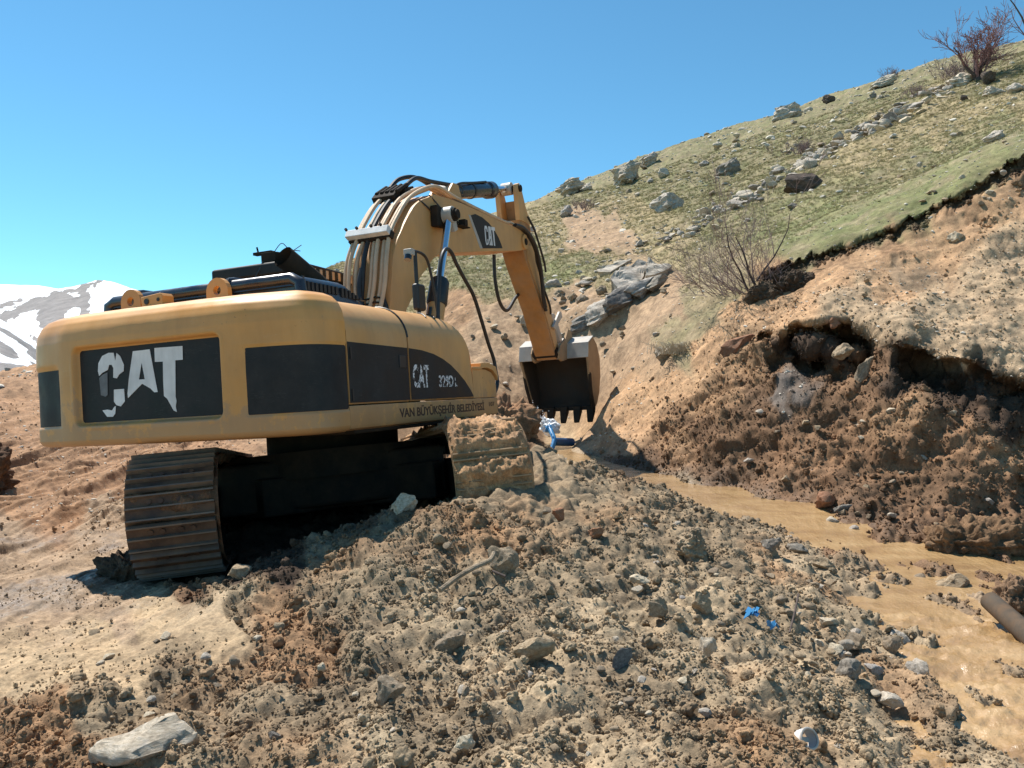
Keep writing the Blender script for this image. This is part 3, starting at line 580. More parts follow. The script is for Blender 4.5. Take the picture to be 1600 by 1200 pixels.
# stones of the foreground and the stream
FG = [
 ('rock_slab','big flat cream coloured rock at the lower left edge of the soil heap','rock slab',232,1192,180,62,M_PALE,0,.45,.9),
 ('boulder','pale grey cracked rock on the heap crest under the machine','boulder',630,803,46,32,M_PALE,-.25,.2,.7),
 ('stone','angular grey slab on the heap below the right track','stone',785,894,60,44,M_TAN,.5,.3,.5),
 ('stone','rounded dirt coated stone in the middle of the soil heap','stone',832,1030,72,40,M_TAN,.1,.4,.8),
 ('stone','stone with dark shaded front in the middle of the heap','stone',702,1018,52,28,M_TAN,0,.2,.7),
 ('stone','split angular stone in the lower middle of the heap','stone',608,1098,54,42,M_TAN,.4,.3,.7),
 ('stone','smooth pale egg shaped stone at the bottom centre','stone',722,1176,42,26,M_PALE,-.3,.25,.8),
 ('stone','grey block shaped stone left of its like on the right of the heap','stone',1028,960,40,30,M_TAN,.2,.3,.8),
 ('stone','grey block shaped stone right of its like near the tall clod','stone',1096,953,40,26,M_TAN,.3,.3,.8),
 ('stone','small smooth stone left of the tall clod','stone',1000,912,32,14,M_PALE,0,.3,.8),
 ('stone','small reddish stone on the heap right of the track','stone',932,842,24,20,M_RED,0,.25,.9),
 ('stone','rusty red stone in dark clods right of the track','stone',874,812,24,20,M_RED,0,.25,.9),
 ('slate','thin black slate stuck upright in the lower soil heap','slate',972,1046,46,30,M_SLATE,-.5,.2,.16),
 ('stone','blue grey flat stone lying in the muddy stream','stone',1249,864,36,15,M_SLATE,0,.25,.8),
 ('stone','brown flat stone at the stream edge below the flat blue one','stone',1285,892,40,22,M_TAN,.3,.3,.8),
 ('stone','dark slaty stone at the stream edge left of the flat blue one','stone',1206,858,34,20,M_SLATE,-.2,.3,.8),
 ('boulder','brown block at the foot of the cut bank by the stream','boulder',1292,797,44,28,M_RED,-.3,.2,.8),
 ('slate','flat dark slate leaning on the brown block by the stream','slate',1316,802,34,14,M_SLATE,-.25,.2,.5),
 ('boulder','muddy grey boulder sitting in the stream on the right','boulder',1492,934,76,38,M_TAN,.05,.3,.9),
 ('stone','grey stone largest of the wet pile on the stream shore','stone',1436,1068,44,36,M_GREY,.3,.25,.9),
 ('stone','dark pointed stone leftmost of the wet pile on the shore','stone',1330,1062,44,30,M_SLATE,-.2,.3,.9),
 ('stone','squared brown stone in the back of the wet shore pile','stone',1392,1022,30,28,M_TAN,.2,.3,.9),
 ('stone','flat grey stone in the front of the wet shore pile','stone',1392,1104,44,20,M_GREY,.2,.3,.8),
 ('stone','grey stone in the middle of the wet shore pile','stone',1368,1058,34,22,M_GREY,.1,.3,.9),
 ('stone','low stone at the upper left of the wet shore pile','stone',1338,1014,40,24,M_TAN,0,.3,.9),
 ('stone','stone touching the water right of the wet shore pile','stone',1410,1012,36,24,M_GREY,.2,.3,.9),
 ('stone','pinkish stone set in the rim of the dark hollow','stone',1305,512,24,16,M_RED,.1,.2,.8),
 ('rock_slab','brown slab jutting from the back of the dark hollow','rock slab',1316,560,40,20,M_TAN,-.45,.2,.8),
 ('rock_slab','upright tan slab between the hollow and the pale ledge','rock slab',1352,600,22,50,M_TAN,.4,.2,.8),
 ('stone','pale split stone on the lower soil heap near the can','stone',1108,1020,34,24,M_PALE,.2,.3,.9),
 ('stone','white chip on the soil heap left of the split angular stone','stone',502,1050,16,14,M_PALE,0,.2,.9),
 ('stone','grey slate chip on the lower left of the soil heap','stone',428,1160,26,18,M_SLATE,-.2,.2,.5),
 ('stone','white thin slab beside the big cream rock','stone',144,1196,24,26,M_PALE,-.3,.2,.4),
 ('stone','tan slab on the heap crest above the wet flat ground','stone',375,905,46,26,M_TAN,-.35,.3,.7),
]
for r in FG: boulder(r[0], r[1], r[2], r[3], r[4], r[5], r[6], r[7], tilt=r[8], sink=r[9], depth=r[10], sub=4, rough=.16)
boulder('rock_slab', 'orange slab lying across the bare slope left of the hollow', 'rock slab', 1152, 552, 66, 26, M_RED, tilt=-.5, sink=.2, depth=.35, cuts=8, yaw=0)
smesh = [rock_mesh('stone', 700+k, (M_PALE, M_TAN, M_GREY, M_TAN)[k % 4], 3, 11) for k in range(12)]
def loose(n, region, wr_, label, group):
    for k in range(n):
        px, py = region(); Y, p = hit(px, py); s = Y/F; w = random.uniform(*wr_)
        o = tag(link('stone', random.choice(smesh)), label, 'stone', group); o.location = p+Vector((0, 0, w*s*.2)); o.scale = (w*s*.5, w*s*.45, w*s*random.uniform(.22, .42)); o.rotation_euler = (random.uniform(-.4, .4), random.uniform(-.4, .4), random.uniform(0, 6))
def reg_mound():
    while 1:
        px, py = random.uniform(150, 1380), random.uniform(800, 1195)
        if py > np.interp(px, [150, 380, 620, 850, 950, 1200, 1380], [1130, 970, 830, 760, 780, 880, 1050]): return px, py
loose(95, reg_mound, (10, 22), 'small loose stone lying among the clods of the soil heap', 'small stones on the soil heap')
loose(40, lambda: (random.uniform(1230, 1440), random.uniform(905, 1080)), (12, 26), 'wet grey stone on the gravelly stream shore', 'stones on the stream shore')
loose(45, lambda: (random.uniform(1080, 1590), random.uniform(640, 850)), (10, 20), 'small stone stuck in the dark cut bank', 'stones in the cut bank')
loose(60, lambda: (random.uniform(880, 1590), random.uniform(180, 330)), (8, 14), 'small pale stone scattered on the turf of the hill', 'stones on the hill turf')
loose(40, lambda: (random.uniform(730, 1050), random.uniform(440, 620)), (8, 15), 'small stone on the bare slope behind the bucket', 'stones on the bare slope')
loose(14, lambda: (random.uniform(10, 330), random.uniform(930, 1100)), (10, 20), 'small pale stone pressed into the flat muddy ground', 'stones on the flat ground')

# ------------------------------------------------------------------ clods, gravel, grass (uncountable: geometry nodes)
def scatter(name, pts, rot, scl, colr, protos, label=None):
    me = bpy.data.meshes.new(name); me.vertices.add(len(pts)); me.vertices.foreach_set('co', np.asarray(pts, np.float32).ravel())
    a = me.attributes.new('rot', 'FLOAT_VECTOR', 'POINT'); a.data.foreach_set('vector', np.asarray(rot, np.float32).ravel())
    a = me.attributes.new('scl', 'FLOAT_VECTOR', 'POINT'); a.data.foreach_set('vector', np.asarray(scl, np.float32).ravel())
    a = me.attributes.new('col', 'FLOAT_VECTOR', 'POINT'); a.data.foreach_set('vector', np.asarray(colr, np.float32).ravel())
    o = link(name, me, kind='stuff')
    c = bpy.data.collections.new(name+'_kinds')
    for p in protos: c.objects.link(bpy.data.objects.new(name+'_kind', p))
    t = bpy.data.node_groups.new(name, 'GeometryNodeTree')
    t.interface.new_socket('Geometry', in_out='INPUT', socket_type='NodeSocketGeometry'); t.interface.new_socket('Geometry', in_out='OUTPUT', socket_type='NodeSocketGeometry')
    gi = t.nodes.new('NodeGroupInput'); go = t.nodes.new('NodeGroupOutput'); ip = t.nodes.new('GeometryNodeInstanceOnPoints'); ci = t.nodes.new('GeometryNodeCollectionInfo')
    ci.inputs['Collection'].default_value = c; ci.inputs['Separate Children'].default_value = True; ci.inputs['Reset Children'].default_value = True
    rn = t.nodes.new('FunctionNodeRandomValue'); rn.data_type = 'INT'; rn.inputs[4].default_value = 0; rn.inputs[5].default_value = len(protos)-1
    nr_ = t.nodes.new('GeometryNodeInputNamedAttribute'); nr_.data_type = 'FLOAT_VECTOR'; nr_.inputs[0].default_value = 'rot'
    ns = t.nodes.new('GeometryNodeInputNamedAttribute'); ns.data_type = 'FLOAT_VECTOR'; ns.inputs[0].default_value = 'scl'
    e2r = t.nodes.new('FunctionNodeEulerToRotation')
    Lk = t.links.new
    Lk(gi.outputs[0], ip.inputs['Points']); Lk(ci.outputs[0], ip.inputs['Instance']); ip.inputs['Pick Instance'].default_value = True
    Lk(rn.outputs[2], ip.inputs['Instance Index']); Lk(nr_.outputs[0], e2r.inputs[0]); Lk(e2r.outputs[0], ip.inputs['Rotation']); Lk(ns.outputs[0], ip.inputs['Scale'])
    Lk(ip.outputs[0], go.inputs[0]); m = o.modifiers.new('scatter', 'NODES'); m.node_group = t
    return o
def clod_mesh(seed):
    """an aggregate of crumbs stuck together"""
    r = np.random.default_rng(seed); VV = []; FF = []; nb = 0
    bm = bmesh.new(); bmesh.ops.create_icosphere(bm, subdivisions=3, radius=1); S0 = np.array([v.co[:] for v in bm.verts]); F0 = np.array([[v.index for v in f.verts] for f in bm.faces]); bm.free()
    for k in range(r.integers(7, 13)):
        rr = .62 if k == 0 else r.uniform(.14, .40); c = np.zeros(3) if k == 0 else r.normal(size=3); c = c if k == 0 else c/np.linalg.norm(c)*r.uniform(.38, .72)*np.array([1, 1, .7])
        P = S0.copy()
        for j in range(4):
            d = r.normal(size=3); d /= np.linalg.norm(d); P -= np.maximum(0, P @ d-r.uniform(.55, .85))[:, None]*d*.8
        q = P*rr*3+seed*7.7+k*3.1; P = P*(1+.30*fbm(q*.9, 2)+.20*np.abs(fbm(q*2.6, 2))+.10*fbm(q*6, 2))[:, None]
        VV.append(P*rr*r.uniform(.8, 1.2, 3)+c); FF.append(F0+nb); nb += len(S0)
    me = np_mesh('clod', np.concatenate(VV), np.concatenate(FF), M_CLOD, True); return me
clods = [clod_mesh(k) for k in range(10)]
# area of each ground vertex in the picture sense and in the plan sense
GA = np.linalg.norm(np.cross(np.gradient(G2, axis=1).reshape(-1, 3), np.gradient(G2, axis=0).reshape(-1, 3)), axis=1)
vis = (PX > -60) & (PX < 1660)
water_h = np.interp(V[:, 1], stream_x, water_z)
dry = (V[:, 2] > water_h-.02) | (PX < 900)
clear_track = ~((V[:, 0] > -3.6) & (V[:, 0] < .6) & (V[:, 1] > 6.75) & (V[:, 1] < 12.2))
def pick(wt, n):
    wt = np.clip(wt, 0, None); return RNG.choice(len(wt), n, p=wt/wt.sum())
def sizes(n, lo, hi, a=2.0):
    u = RNG.random(n); return (lo**(-a)+u*(hi**(-a)-lo**(-a)))**(-1/a)
def clodset(wt, n, lo, hi, a=1.9, lift=.25):
    i = pick(wt, n); s = sizes(n, lo, hi, a); p = V[i]+N2[i]*(s*lift)[:, None]+RNG.normal(size=(n, 3))*.006
    return p, s, CLR[i]*RNG.uniform(.82, 1.2, (n, 1))
sets = [
 clodset(GA*(mound > .35)*vis*dry*clear_track*np.clip(lump*14, .15, 1.6)*(YY < 9.8)/YY, 34000, .006, .055, 2.25),
 clodset(GA*(mound > .3)*vis*dry*clear_track*np.clip(lump*14, .25, 1.6)*(YY < 7)/YY**2, 52000, .003, .011, 1.6),
 clodset(GA*bank*vis*dry*(1-leftbg)*np.clip(CLOD-.25, 0, 1)*(YY < 15.2)*(lipz < .3)*clear_track, 24000, .008, .06, 2.4),
 clodset(GA*flat*vis*dry*(YY < 14)*clear_track*np.clip(f1+.15, .04, 1)/YY, 2200, .004, .022, 2.3),
 clodset(GA*vis*(YY > 9)*(YY < 22)*(PX < 420)*np.clip(rut, .03, 1), 3200, .008, .04, 2.5),
 clodset(GA*vis*(lipc[:, 0] > .25), 1800, .012, .085, 2.0),
]
cp = np.concatenate([s[0] for s in sets]); cs = np.concatenate([s[1] for s in sets]); cc = np.concatenate([s[2] for s in sets])
scatter('loose_soil', cp, RNG.uniform(0, 6.28, cp.shape), cs[:, None]*RNG.uniform(.8, 1.2, cp.shape), cc, clods)
# gravel on the hill and bank
def grav_mat():
    m = MT('gravel_stone', .9); m.color(m.mix(m.attr('col', True), m.ramp(m.noise(6, 4), [(.3, .75), (.7, 1.25)]), 1, 'MULTIPLY')); return m.m
M_GRAV = grav_mat(); gmesh = [rock_mesh('gravel', 900+k, M_GRAV, 2, 9) for k in range(8)]
i1_ = pick(GA*vis*hill*(YY < 58)*(.25+np.clip(fbm(P3*.25+8, 3)+.2, 0, 1))/YY**1.2, 7000); s1 = sizes(7000, .018, .12, 2.3)*np.clip(YY[i1_]/22, .7, 2.)
i2_ = pick(GA*vis*bank*dry*(CLOD < .6), 3500); s2 = sizes(3500, .008, .045, 2.2)
ii = np.concatenate([i1_, i2_]); ss = np.concatenate([s1, s2]); gc = np.array([.52, .465, .385])*RNG.uniform(.6, 1.3, (len(ii), 1))
scatter('gravel', V[ii]+N2[ii]*(ss*.15)[:, None], np.stack([RNG.uniform(-.4, .4, len(ii)), RNG.uniform(-.4, .4, len(ii)), RNG.uniform(0, 6.28, len(ii))], -1), ss[:, None]*np.array([1, .85, .5])*RNG.uniform(.7, 1.3, (len(ii), 3)), gc, gmesh)
# short turf
def grass_mat():
    m = MT('grass', .7, spec=.2); c = m.attr('col', True); m.color(c); tr = m.n.new('ShaderNodeBsdfTranslucent'); m.L(c, tr.inputs[0]); ms = m.n.new('ShaderNodeMixShader'); ms.inputs[0].default_value = .45; m.L(m.b.outputs[0], ms.inputs[1]); m.L(tr.outputs[0], ms.inputs[2]); m.L(ms.outputs[0], m.n['Material Output'].inputs[0]); return m.m
M_GRASS = grass_mat()
def tuft(seed):
    r = random.Random(seed); b = MB()
    for k in range(14):
        a = r.uniform(0, 6.28); x, y = r.gauss(0, .35), r.gauss(0, .35); h = r.uniform(.5, 1.0); w = .06; dx, dy = math.cos(a)*.35*h, math.sin(a)*.35*h; cx, cy = -math.sin(a)*w, math.cos(a)*w
        b.add([(x-cx, y-cy, -.1), (x+cx, y+cy, -.1), (x+dx*.4+cx*.8, y+dy*.4+cy*.8, h*.6), (x+dx*.4-cx*.8, y+dy*.4-cy*.8, h*.6), (x+dx, y+dy, h)], [(0, 1, 2, 3), (3, 2, 4)])
    me = bpy.data.meshes.new('tuft'); me.from_pydata(b.v, [], b.f); me.materials.append(M_GRASS); return me
NT = 46000
gi_ = pick(GA*vis*hill*(GREEN > .28)*(YY < 46)*np.clip(gn+.35, .3, 1)/YY**1.3, NT); gs = RNG.uniform(.024, .058, NT)*np.clip(YY[gi_]/20, .8, 1.8)
gcol = (CLR[gi_]*.6+np.array([.10, .098, .045]))*RNG.uniform(.85, 1.25, (NT, 1)); dryg = RNG.random(NT) < .45+.3*(1-GREEN[gi_]); gcol[dryg] = np.array([.34, .29, .16])*RNG.uniform(.7, 1.2, (dryg.sum(), 1))
scatter('grass', V[gi_], np.stack([RNG.uniform(-.2, .2, NT), RNG.uniform(-.2, .2, NT), RNG.uniform(0, 6.28, NT)], -1), gs[:, None]*np.array([1, 1, 1.]), gcol, [tuft(k) for k in range(6)])

#@@EXC-BEGIN
# ------------------------------------------------------------------ excavator
# house frame: x right, y forward, z up, origin at the swing centre on the ground
HC = Vector((-1.9429, 9.2849, 0.0295))
HM = Matrix(((0.92766, 0.36858, -0.06), (-0.36829, 0.92957, 0.01616), (0.06173, 0.0071, 0.99807)))
UC = HC+Vector((0, 0, -.09))
UMt = Matrix(((0.96803, -0.22643, -0.10793), (0.23504, 0.96908, 0.07506), (0.0876, -0.09803, 0.99132)))
exc = tag(bpy.data.objects.new('excavator', None), 'dusty yellow tracked excavator with black logo panels digging beside the muddy bank', 'excavator')
COL.objects.link(exc); exc.matrix_world = Matrix.Translation(UC) @ UMt.to_4x4()
HOUSE = exc.matrix_world.inverted() @ (Matrix.Translation(HC) @ HM.to_4x4())
HW = Matrix.Translation(HC) @ HM.to_4x4()
def house(o): o.matrix_local = HOUSE; return o
def hp(name, mb, mat, parent=None, **kw):
    o = mb.build(name, mat, parent if parent is not None else exc, **kw)
    if parent is None: house(o)
    return o
def rbox(name, lo, hi, mat, parent=None, bevel=.02, **kw): return hp(name, MB().box(lo, hi), mat, parent, bevel=bevel, **kw)

# --- counterweight: swept plan outline with a rounded section and a real recess
PLAN = [(-1.567, -2.07), (-1.566, -2.18), (-1.55, -2.31), (-1.51, -2.42), (-1.42, -2.515), (-1.27, -2.58), (-1.08, -2.625), (-.9, -2.665), (-.6, -2.685), (0, -2.69), (.6, -2.685), (.9, -2.665), (1.08, -2.625), (1.27, -2.58), (1.42, -2.515), (1.51, -2.42), (1.55, -2.31), (1.566, -2.18), (1.567, -2.07)]
pl = [Vector((a, b, 0)) for a, b in PLAN]; pl = [Vector(p[:]) for p in smooth_path(pl, 8)]
pa = np.array([p[:2] for p in pl]); seg = np.linalg.norm(np.diff(pa, axis=0), axis=1); arc = np.concatenate([[0], np.cumsum(seg)]); ARC = arc[-1]
def plan_at(s):
    x = np.interp(s, arc, pa[:, 0]); y = np.interp(s, arc, pa[:, 1]); e = .03
    tx = np.interp(s+e, arc, pa[:, 0])-np.interp(s-e, arc, pa[:, 0]); ty = np.interp(s+e, arc, pa[:, 1])-np.interp(s-e, arc, pa[:, 1]); l = np.hypot(tx, ty)
    return x, y, -ty/l, tx/l                                   # point and inward normal
def s_of_x(x): i = np.argmin(np.abs(pa[:, 0]-x)); return arc[i]
SECT = [(1.15, .30), (1.15, .06), (1.165, .025), (1.20, .0), (1.35, 0.), (1.9, 0.), (2.06, .004), (2.15, .02), (2.22, .055), (2.275, .11), (2.31, .19), (2.328, .30), (2.333, .6)]
sz = np.array([p[0] for p in SECT]); si = np.array([p[1] for p in SECT]); sl_ = np.concatenate([[0], np.cumsum(np.hypot(np.diff(sz), np.diff(si)))])
def uniq(a): a = np.sort(np.array(a)); return a[np.concatenate([[True], np.diff(a) > .004])]
PANELS = [(-.766, .766, 1.338, 1.985, .045, .06)]
sA, sB = s_of_x(-.766), s_of_x(.766)
cA, cB = s_of_x(1.0), ARC+.05
sgrid = uniq(list(np.linspace(0, ARC, 120))+[v+d for v in (sA, sB) for d in np.linspace(-.09, .09, 22)]+[ARC/2])
tgrid = uniq(list(np.linspace(0, sl_[-1], 60))+list(sl_)+[np.interp(z, sz[3:6], sl_[3:6])+d for z in (1.338,) for d in np.linspace(-.09, .09, 20)]+[np.interp(1.985, sz[5:8], sl_[5:8])+d for d in np.linspace(-.1, .1, 20)])
def rrect(u, v, u0, u1, v0, v1, r):
    qx = np.abs(u-(u0+u1)/2)-(u1-u0)/2+r; qy = np.abs(v-(v0+v1)/2)-(v1-v0)/2+r
    return np.hypot(np.maximum(qx, 0), np.maximum(qy, 0))+np.minimum(np.maximum(qx, qy), 0)-r
def cw_surface(S, T, extra=0.):
    x, y, nx, ny = plan_at(S); z = np.interp(T, sl_, sz); ins = np.interp(T, sl_, si)
    d = rrect(S, z, sA, sB, 1.338, 1.985, .05); ins = ins+.06*sstep(.022, -.010, d)
    d2 = rrect(S, z, cA, cB, 1.33, 1.865, .03); ins = ins+.010*sstep(.012, -.004, d2)
    d3 = rrect(S, z, ARC-cB+.35, ARC-cA, 1.33, 1.83, .03); ins = ins+.014*sstep(.012, -.004, d3)
    q = np.stack([x*1.5, y*1.5, z*1.5], -1); ins = ins+.006*fbm(q, 3)*(d > .05)-extra
    return np.stack([x+nx*ins, y+ny*ins, z], -1)
Sg, Tg = np.meshgrid(sgrid, tgrid)
cwV = cw_surface(Sg.ravel(), Tg.ravel()); cwQ = grid_quads(len(tgrid), len(sgrid))[:, ::-1]
cw = link('counterweight', np_mesh('counterweight', cwV, cwQ, M_YEL), exc); house(cw)
def cw_patch(name, s0, s1, z0, z1, r, mat, off=.003, n=60):
    S, Z = np.meshgrid(np.linspace(s0, s1, n), np.linspace(z0, z1, n//2)); T = np.interp(Z.ravel(), sz[1:], sl_[1:])
    S_, Z_ = S.ravel().copy(), Z.ravel().copy()
    cs_ = np.clip(S_, s0+r, s1-r); cz_ = np.clip(Z_, z0+r, z1-r); dd = np.hypot(S_-cs_, Z_-cz_); k_ = np.where(dd > r, r/np.maximum(dd, 1e-6), 1.)
    S_ = cs_+(S_-cs_)*k_; Z_ = cz_+(Z_-cz_)*k_
    V_ = cw_surface(S_, np.interp(Z_, sz[1:], sl_[1:]), off); q = grid_quads(n//2, n)[:, ::-1]
    return link(name, np_mesh(name, V_, q, mat), cw)
cw_patch('logo_panel', sA-.0+.012, sB-.012, 1.352, 1.972, .03, M_BLK)
cw_patch('corner_panel', cA+.006, ARC-.004, 1.336, 1.862, .02, M_BLK)
cw_patch('corner_panel', ARC-cB+.35, ARC-cA-.006, 1.336, 1.826, .02, M_BLK)
# top cover closing the weight
rbox('top_plate', (-1.2, -2.3, 2.26), (1.2, -1.9, 2.318), M_YEL, cw, .02)
# letters of the big logo, traced as worn paint pieces
def rp(a, b):
    """photo mark (enlargement units) -> point in the recess plane of the counterweight, house frame"""
    px, py = 50+a/4, 420+b/4; ray = HM.transposed() @ Vector(((px-800)/F, 1, (600-py)/F)); o = HM.transposed() @ (Vector((0, 0, EYE))-HC); t = (-2.637-o.y)/ray.y; p = o+ray*t; return (p.x, p.z)
LET = [[(412,640),(415,590),(438,545),(478,525),(510,525),(520,578),(528,526),(550,545),(574,600),(572,640),(545,660),(530,685),(508,680),(508,620),(498,600),(482,600),(473,632),(440,650),(420,670)],
 [(512,755),(575,750),(580,828),(555,860),(528,852),(512,830)],[(440,885),(470,880),(500,885),(515,862),(524,858),(520,905),(505,925),(470,925)],
 [(630,515),(685,509),(685,585),(668,692),(687,691),(688,718),(600,808),(597,780),(605,690)],[(685,509),(735,503),(785,770),(765,772),(740,748),(688,718),(687,691),(705,690),(685,585)],
 [(765,495),(940,482),(942,568),(895,572),(897,800),(903,825),(898,860),(905,895),(885,885),(866,850),(845,812),(825,795),(820,700),(818,580),(768,582)]]
lb = MB()
for Lp in LET: lb.prism([rp(a, b) for a, b in Lp], -2.6375, -2.6345, axis=1)
lett = lb.build('lettering', M_WHT, cw)
gb = MB(); gb.prism([rp(a, b) for a, b in [(420,682),(440,662),(471,648),(472,790),(458,800),(430,790)]], -2.6365, -2.6345, axis=1); gb.build('faded_lettering', simple('faded_paint', (.14, .14, .145), .6), cw)
def lug(x):
    pr = [(-.115, 0), (.115, 0), (.115, .07)]+[(.115*math.cos(a), .07+.115*math.sin(a)) for a in np.linspace(.2, math.pi-.2, 9)]+[(-.115, .07)]
    n_ = 16; ring = [(.04*math.cos(2*math.pi*k/n_), .075+.04*math.sin(2*math.pi*k/n_)) for k in range(n_)]
    bm = bmesh.new(); ov = [bm.verts.new((x+u, -2.26, 2.335+w)) for u, w in pr]; iv = [bm.verts.new((x+u, -2.26, 2.335+w)) for u, w in ring]
    eo = [bm.edges.new((ov[i], ov[(i+1) % len(ov)])) for i in range(len(ov))]; ei = [bm.edges.new((iv[i], iv[(i+1) % n_])) for i in range(n_)]
    r = bmesh.ops.triangle_fill(bm, use_beauty=True, edges=eo+ei); fs = [f for f in bm.faces]
    e = bmesh.ops.extrude_face_region(bm, geom=fs); bmesh.ops.translate(bm, verts=[v for v in e['geom'] if isinstance(v, bmesh.types.BMVert)], vec=(0, .05, 0)); bmesh.ops.recalc_face_normals(bm, faces=bm.faces)
    me = bpy.data.meshes.new('lifting_lug'); bm.to_mesh(me); bm.free(); me.materials.append(M_YEL); return link('lifting_lug', me, cw)
lug(-.53); lug(.44)
cb = MB(); cb.prism([(-.255, 2.315), (-.03, 2.315), (-.03, 2.405), (-.05, 2.43), (-.27, 2.41)], -2.4, -2.26, axis=1); ch = cb.build('camera_housing', M_YEL, cw, bevel=.008)
lens = MB(); lens.tube([(-.2, -2.402, 2.365), (-.2, -2.408, 2.365)], .026, 14); lens.tube([(-.07, -2.402, 2.372), (-.07, -2.407, 2.372)], .016, 12); lens.build('camera_lens', M_RUB, cw)
wire = MB(); wire.tube(smooth_path([(-.2, -2.3, 2.33), (-.42, -2.38, 2.325), (-.6, -2.4, 2.315), (-.9, -2.42, 2.29), (-1.1, -2.3, 2.30)], 5), .008, 6); wire.build('camera_cable', M_LINE, cw)

# --- house deck and swing bearing
hp('deck_frame', MB().box((-1.5, -1.9, 1.12), (1.5, 1.0, 1.36)), M_STEEL, bevel=.02)
hp('swing_bearing', MB().tube([(0, 0, .86), (0, 0, 1.12)], .72, 40), M_STEEL)

def side_shell(name, sg, y0, yend, mat, n=10):
    """door with a rounded shoulder; yend(z) gives its front edge"""
    sec = [(1.55, 1.372), (1.567, 1.39)]+[(1.567, z) for z in np.linspace(1.5, 1.9, 5)]+[(1.24+.327*math.cos(a), 1.94+.34*math.sin(a)) for a in np.linspace(.12, math.pi/2, 9)]+[(1.12, 2.282), (.98, 2.27)]
    V_ = []; m = len(sec)
    for x, z in sec:
        for k in range(n): t = k/(n-1); V_.append((sg*x, y0+(yend(z)-y0)*t, z))
    q = grid_quads(m, n); me_b = MB(); me_b.add(V_, [tuple(f) for f in q.tolist()])
    for k in (0, n-1):
        loop = [i*n+k for i in range(m)]; b = len(me_b.v); me_b.v += [(sg*.95, V_[loop[0]][1], 1.372)]; me_b.f.append(tuple(loop+[b]))
    o = me_b.build(name, mat, exc, ang=40); house(o); return o
fe = lambda z: float(np.interp(z, [1.37, 1.6, 1.78, 1.9, 2.02, 2.12, 2.2, 2.26, 2.3], [.41, .41, .385, .345, .26, .17, .06, -.06, -.12]))
rd = side_shell('rear_side_door', 1, -2.06, lambda z: -1.035, M_YELD); fd = side_shell('front_side_door', 1, -1.012, fe, M_YELD, 16)
side_shell('left_side_door', -1, -2.06, lambda z: -.15, M_YELD)
# black painted fields on the doors, following the doors' flat lower face
def field(name, prof, parent, mat=M_BLK, x0=1.5665, x1=1.5705): return MB().prism(prof, x0, x1, axis=0).build(name, mat, parent)
field('door_panel', [(-2.055, 1.385), (-1.04, 1.385), (-1.04, 1.872), (-2.055, 1.892)], rd)
arcp = [(.40, 1.40), (.33, 1.465), (.2, 1.56), (.05, 1.645), (-.12, 1.725), (-.3, 1.785), (-.5, 1.83), (-.75, 1.86), (-1.008, 1.872)]
field('door_panel', [(-1.008, 1.385), (.40, 1.385)]+arcp, fd)
MB().box((1.569, -1.21, 1.685), (1.578, -1.09, 1.80)).build('door_handle', M_RUB, rd, bevel=.006)
hg = MB(); hg.box((1.555, -2.03, 1.40), (1.58, -2.01, 1.5)); hg.box((1.555, -2.03, 1.75), (1.58, -2.01, 1.85)); hg.build('hinge', M_RUB, rd)
lv = MB()
for k, (y, z0) in enumerate([(-.36, 2.12), (-.16, 2.1)]):
    lv.tube([(1.24+.332*math.cos(a), y+.03*i, 1.94+.345*math.sin(a)) for i, a in enumerate(np.linspace(.95, 1.5, 6))], .009, 6)
lv.build('louvre_slot', M_RUB, fd)
MB().tube([(1.24+.329*math.cos(a), -1.0235, 1.94+.342*math.sin(a)) for a in np.linspace(.1, 1.57, 10)], .012, 6).build('door_seal', M_RUB, fd)
# text pieces
def text_mesh(txt, mat, height, width, name, parent, origin, extr=.0015, plane='side', shear=0., bold=.022):
    cu = bpy.data.curves.new('txt', 'FONT'); cu.body = txt; cu.size = 1; cu.extrude = .01; cu.offset = bold; cu.shear = shear
    ob = bpy.data.objects.new('txt', cu); COL.objects.link(ob); dg = bpy.context.evaluated_depsgraph_get(); dg.update(); me = bpy.data.meshes.new_from_object(ob.evaluated_get(dg)); bpy.data.objects.remove(ob)
    co = np.array([v.co[:] for v in me.vertices]); mn, mx = co.min(0), co.max(0); s = (co-mn)/(mx-mn)
    if plane == 'side': P = np.stack([origin[0]+s[:, 2]*extr, origin[1]+s[:, 0]*width, origin[2]+s[:, 1]*height], -1)
    me.vertices.foreach_set('co', P.astype(np.float32).ravel()); me.update(); me.materials.clear(); me.materials.append(mat); return link(name, me, parent)
text_mesh('CAT', M_WORN, .225, .33, 'lettering', fd, (1.5708, -.96, 1.495), bold=.034); text_mesh('329D', M_WORN, .12, .33, 'model_lettering', fd, (1.5708, -.42, 1.497)); text_mesh('L', M_WORN, .10, .05, 'model_lettering', fd, (1.5708, -.05, 1.50))
# sill rail with the owner's name
rb = MB(); rb.prism([(1.25, 1.36), (1.567, 1.36), (1.567, 1.20), (1.55, 1.175), (1.50, 1.155), (1.25, 1.15)], -2.0, 1.08, axis=1)
rb = MB(); prf = [(1.25, 1.362), (1.568, 1.362), (1.568, 1.20), (1.55, 1.172), (1.50, 1.155), (1.25, 1.15)]
rb.add([(x, y, z) for y in (-2.065, 1.08) for x, z in prf], [(0, 1, 2, 3, 4, 5), (11, 10, 9, 8, 7, 6)]+[(i, (i+1) % 6, 6+(i+1) % 6, 6+i) for i in range(6)])
rail = hp('side_rail', rb, M_YELD, bevel=.006)
text_mesh('VAN BÜYÜKŞEHİR BELEDİYESİ', M_TEXT, .135, 1.93, 'lettering', rail, (1.5685, -1.25, 1.205), bold=.027); text_mesh('107', M_TEXT, .05, .16, 'number_lettering', rail, (1.5685, .82, 1.265))
lr = MB(); lr.box((-1.56, -2.06, 1.15), (-1.25, 1.08, 1.362)); hp('side_rail', lr, M_YELD, bevel=.01)
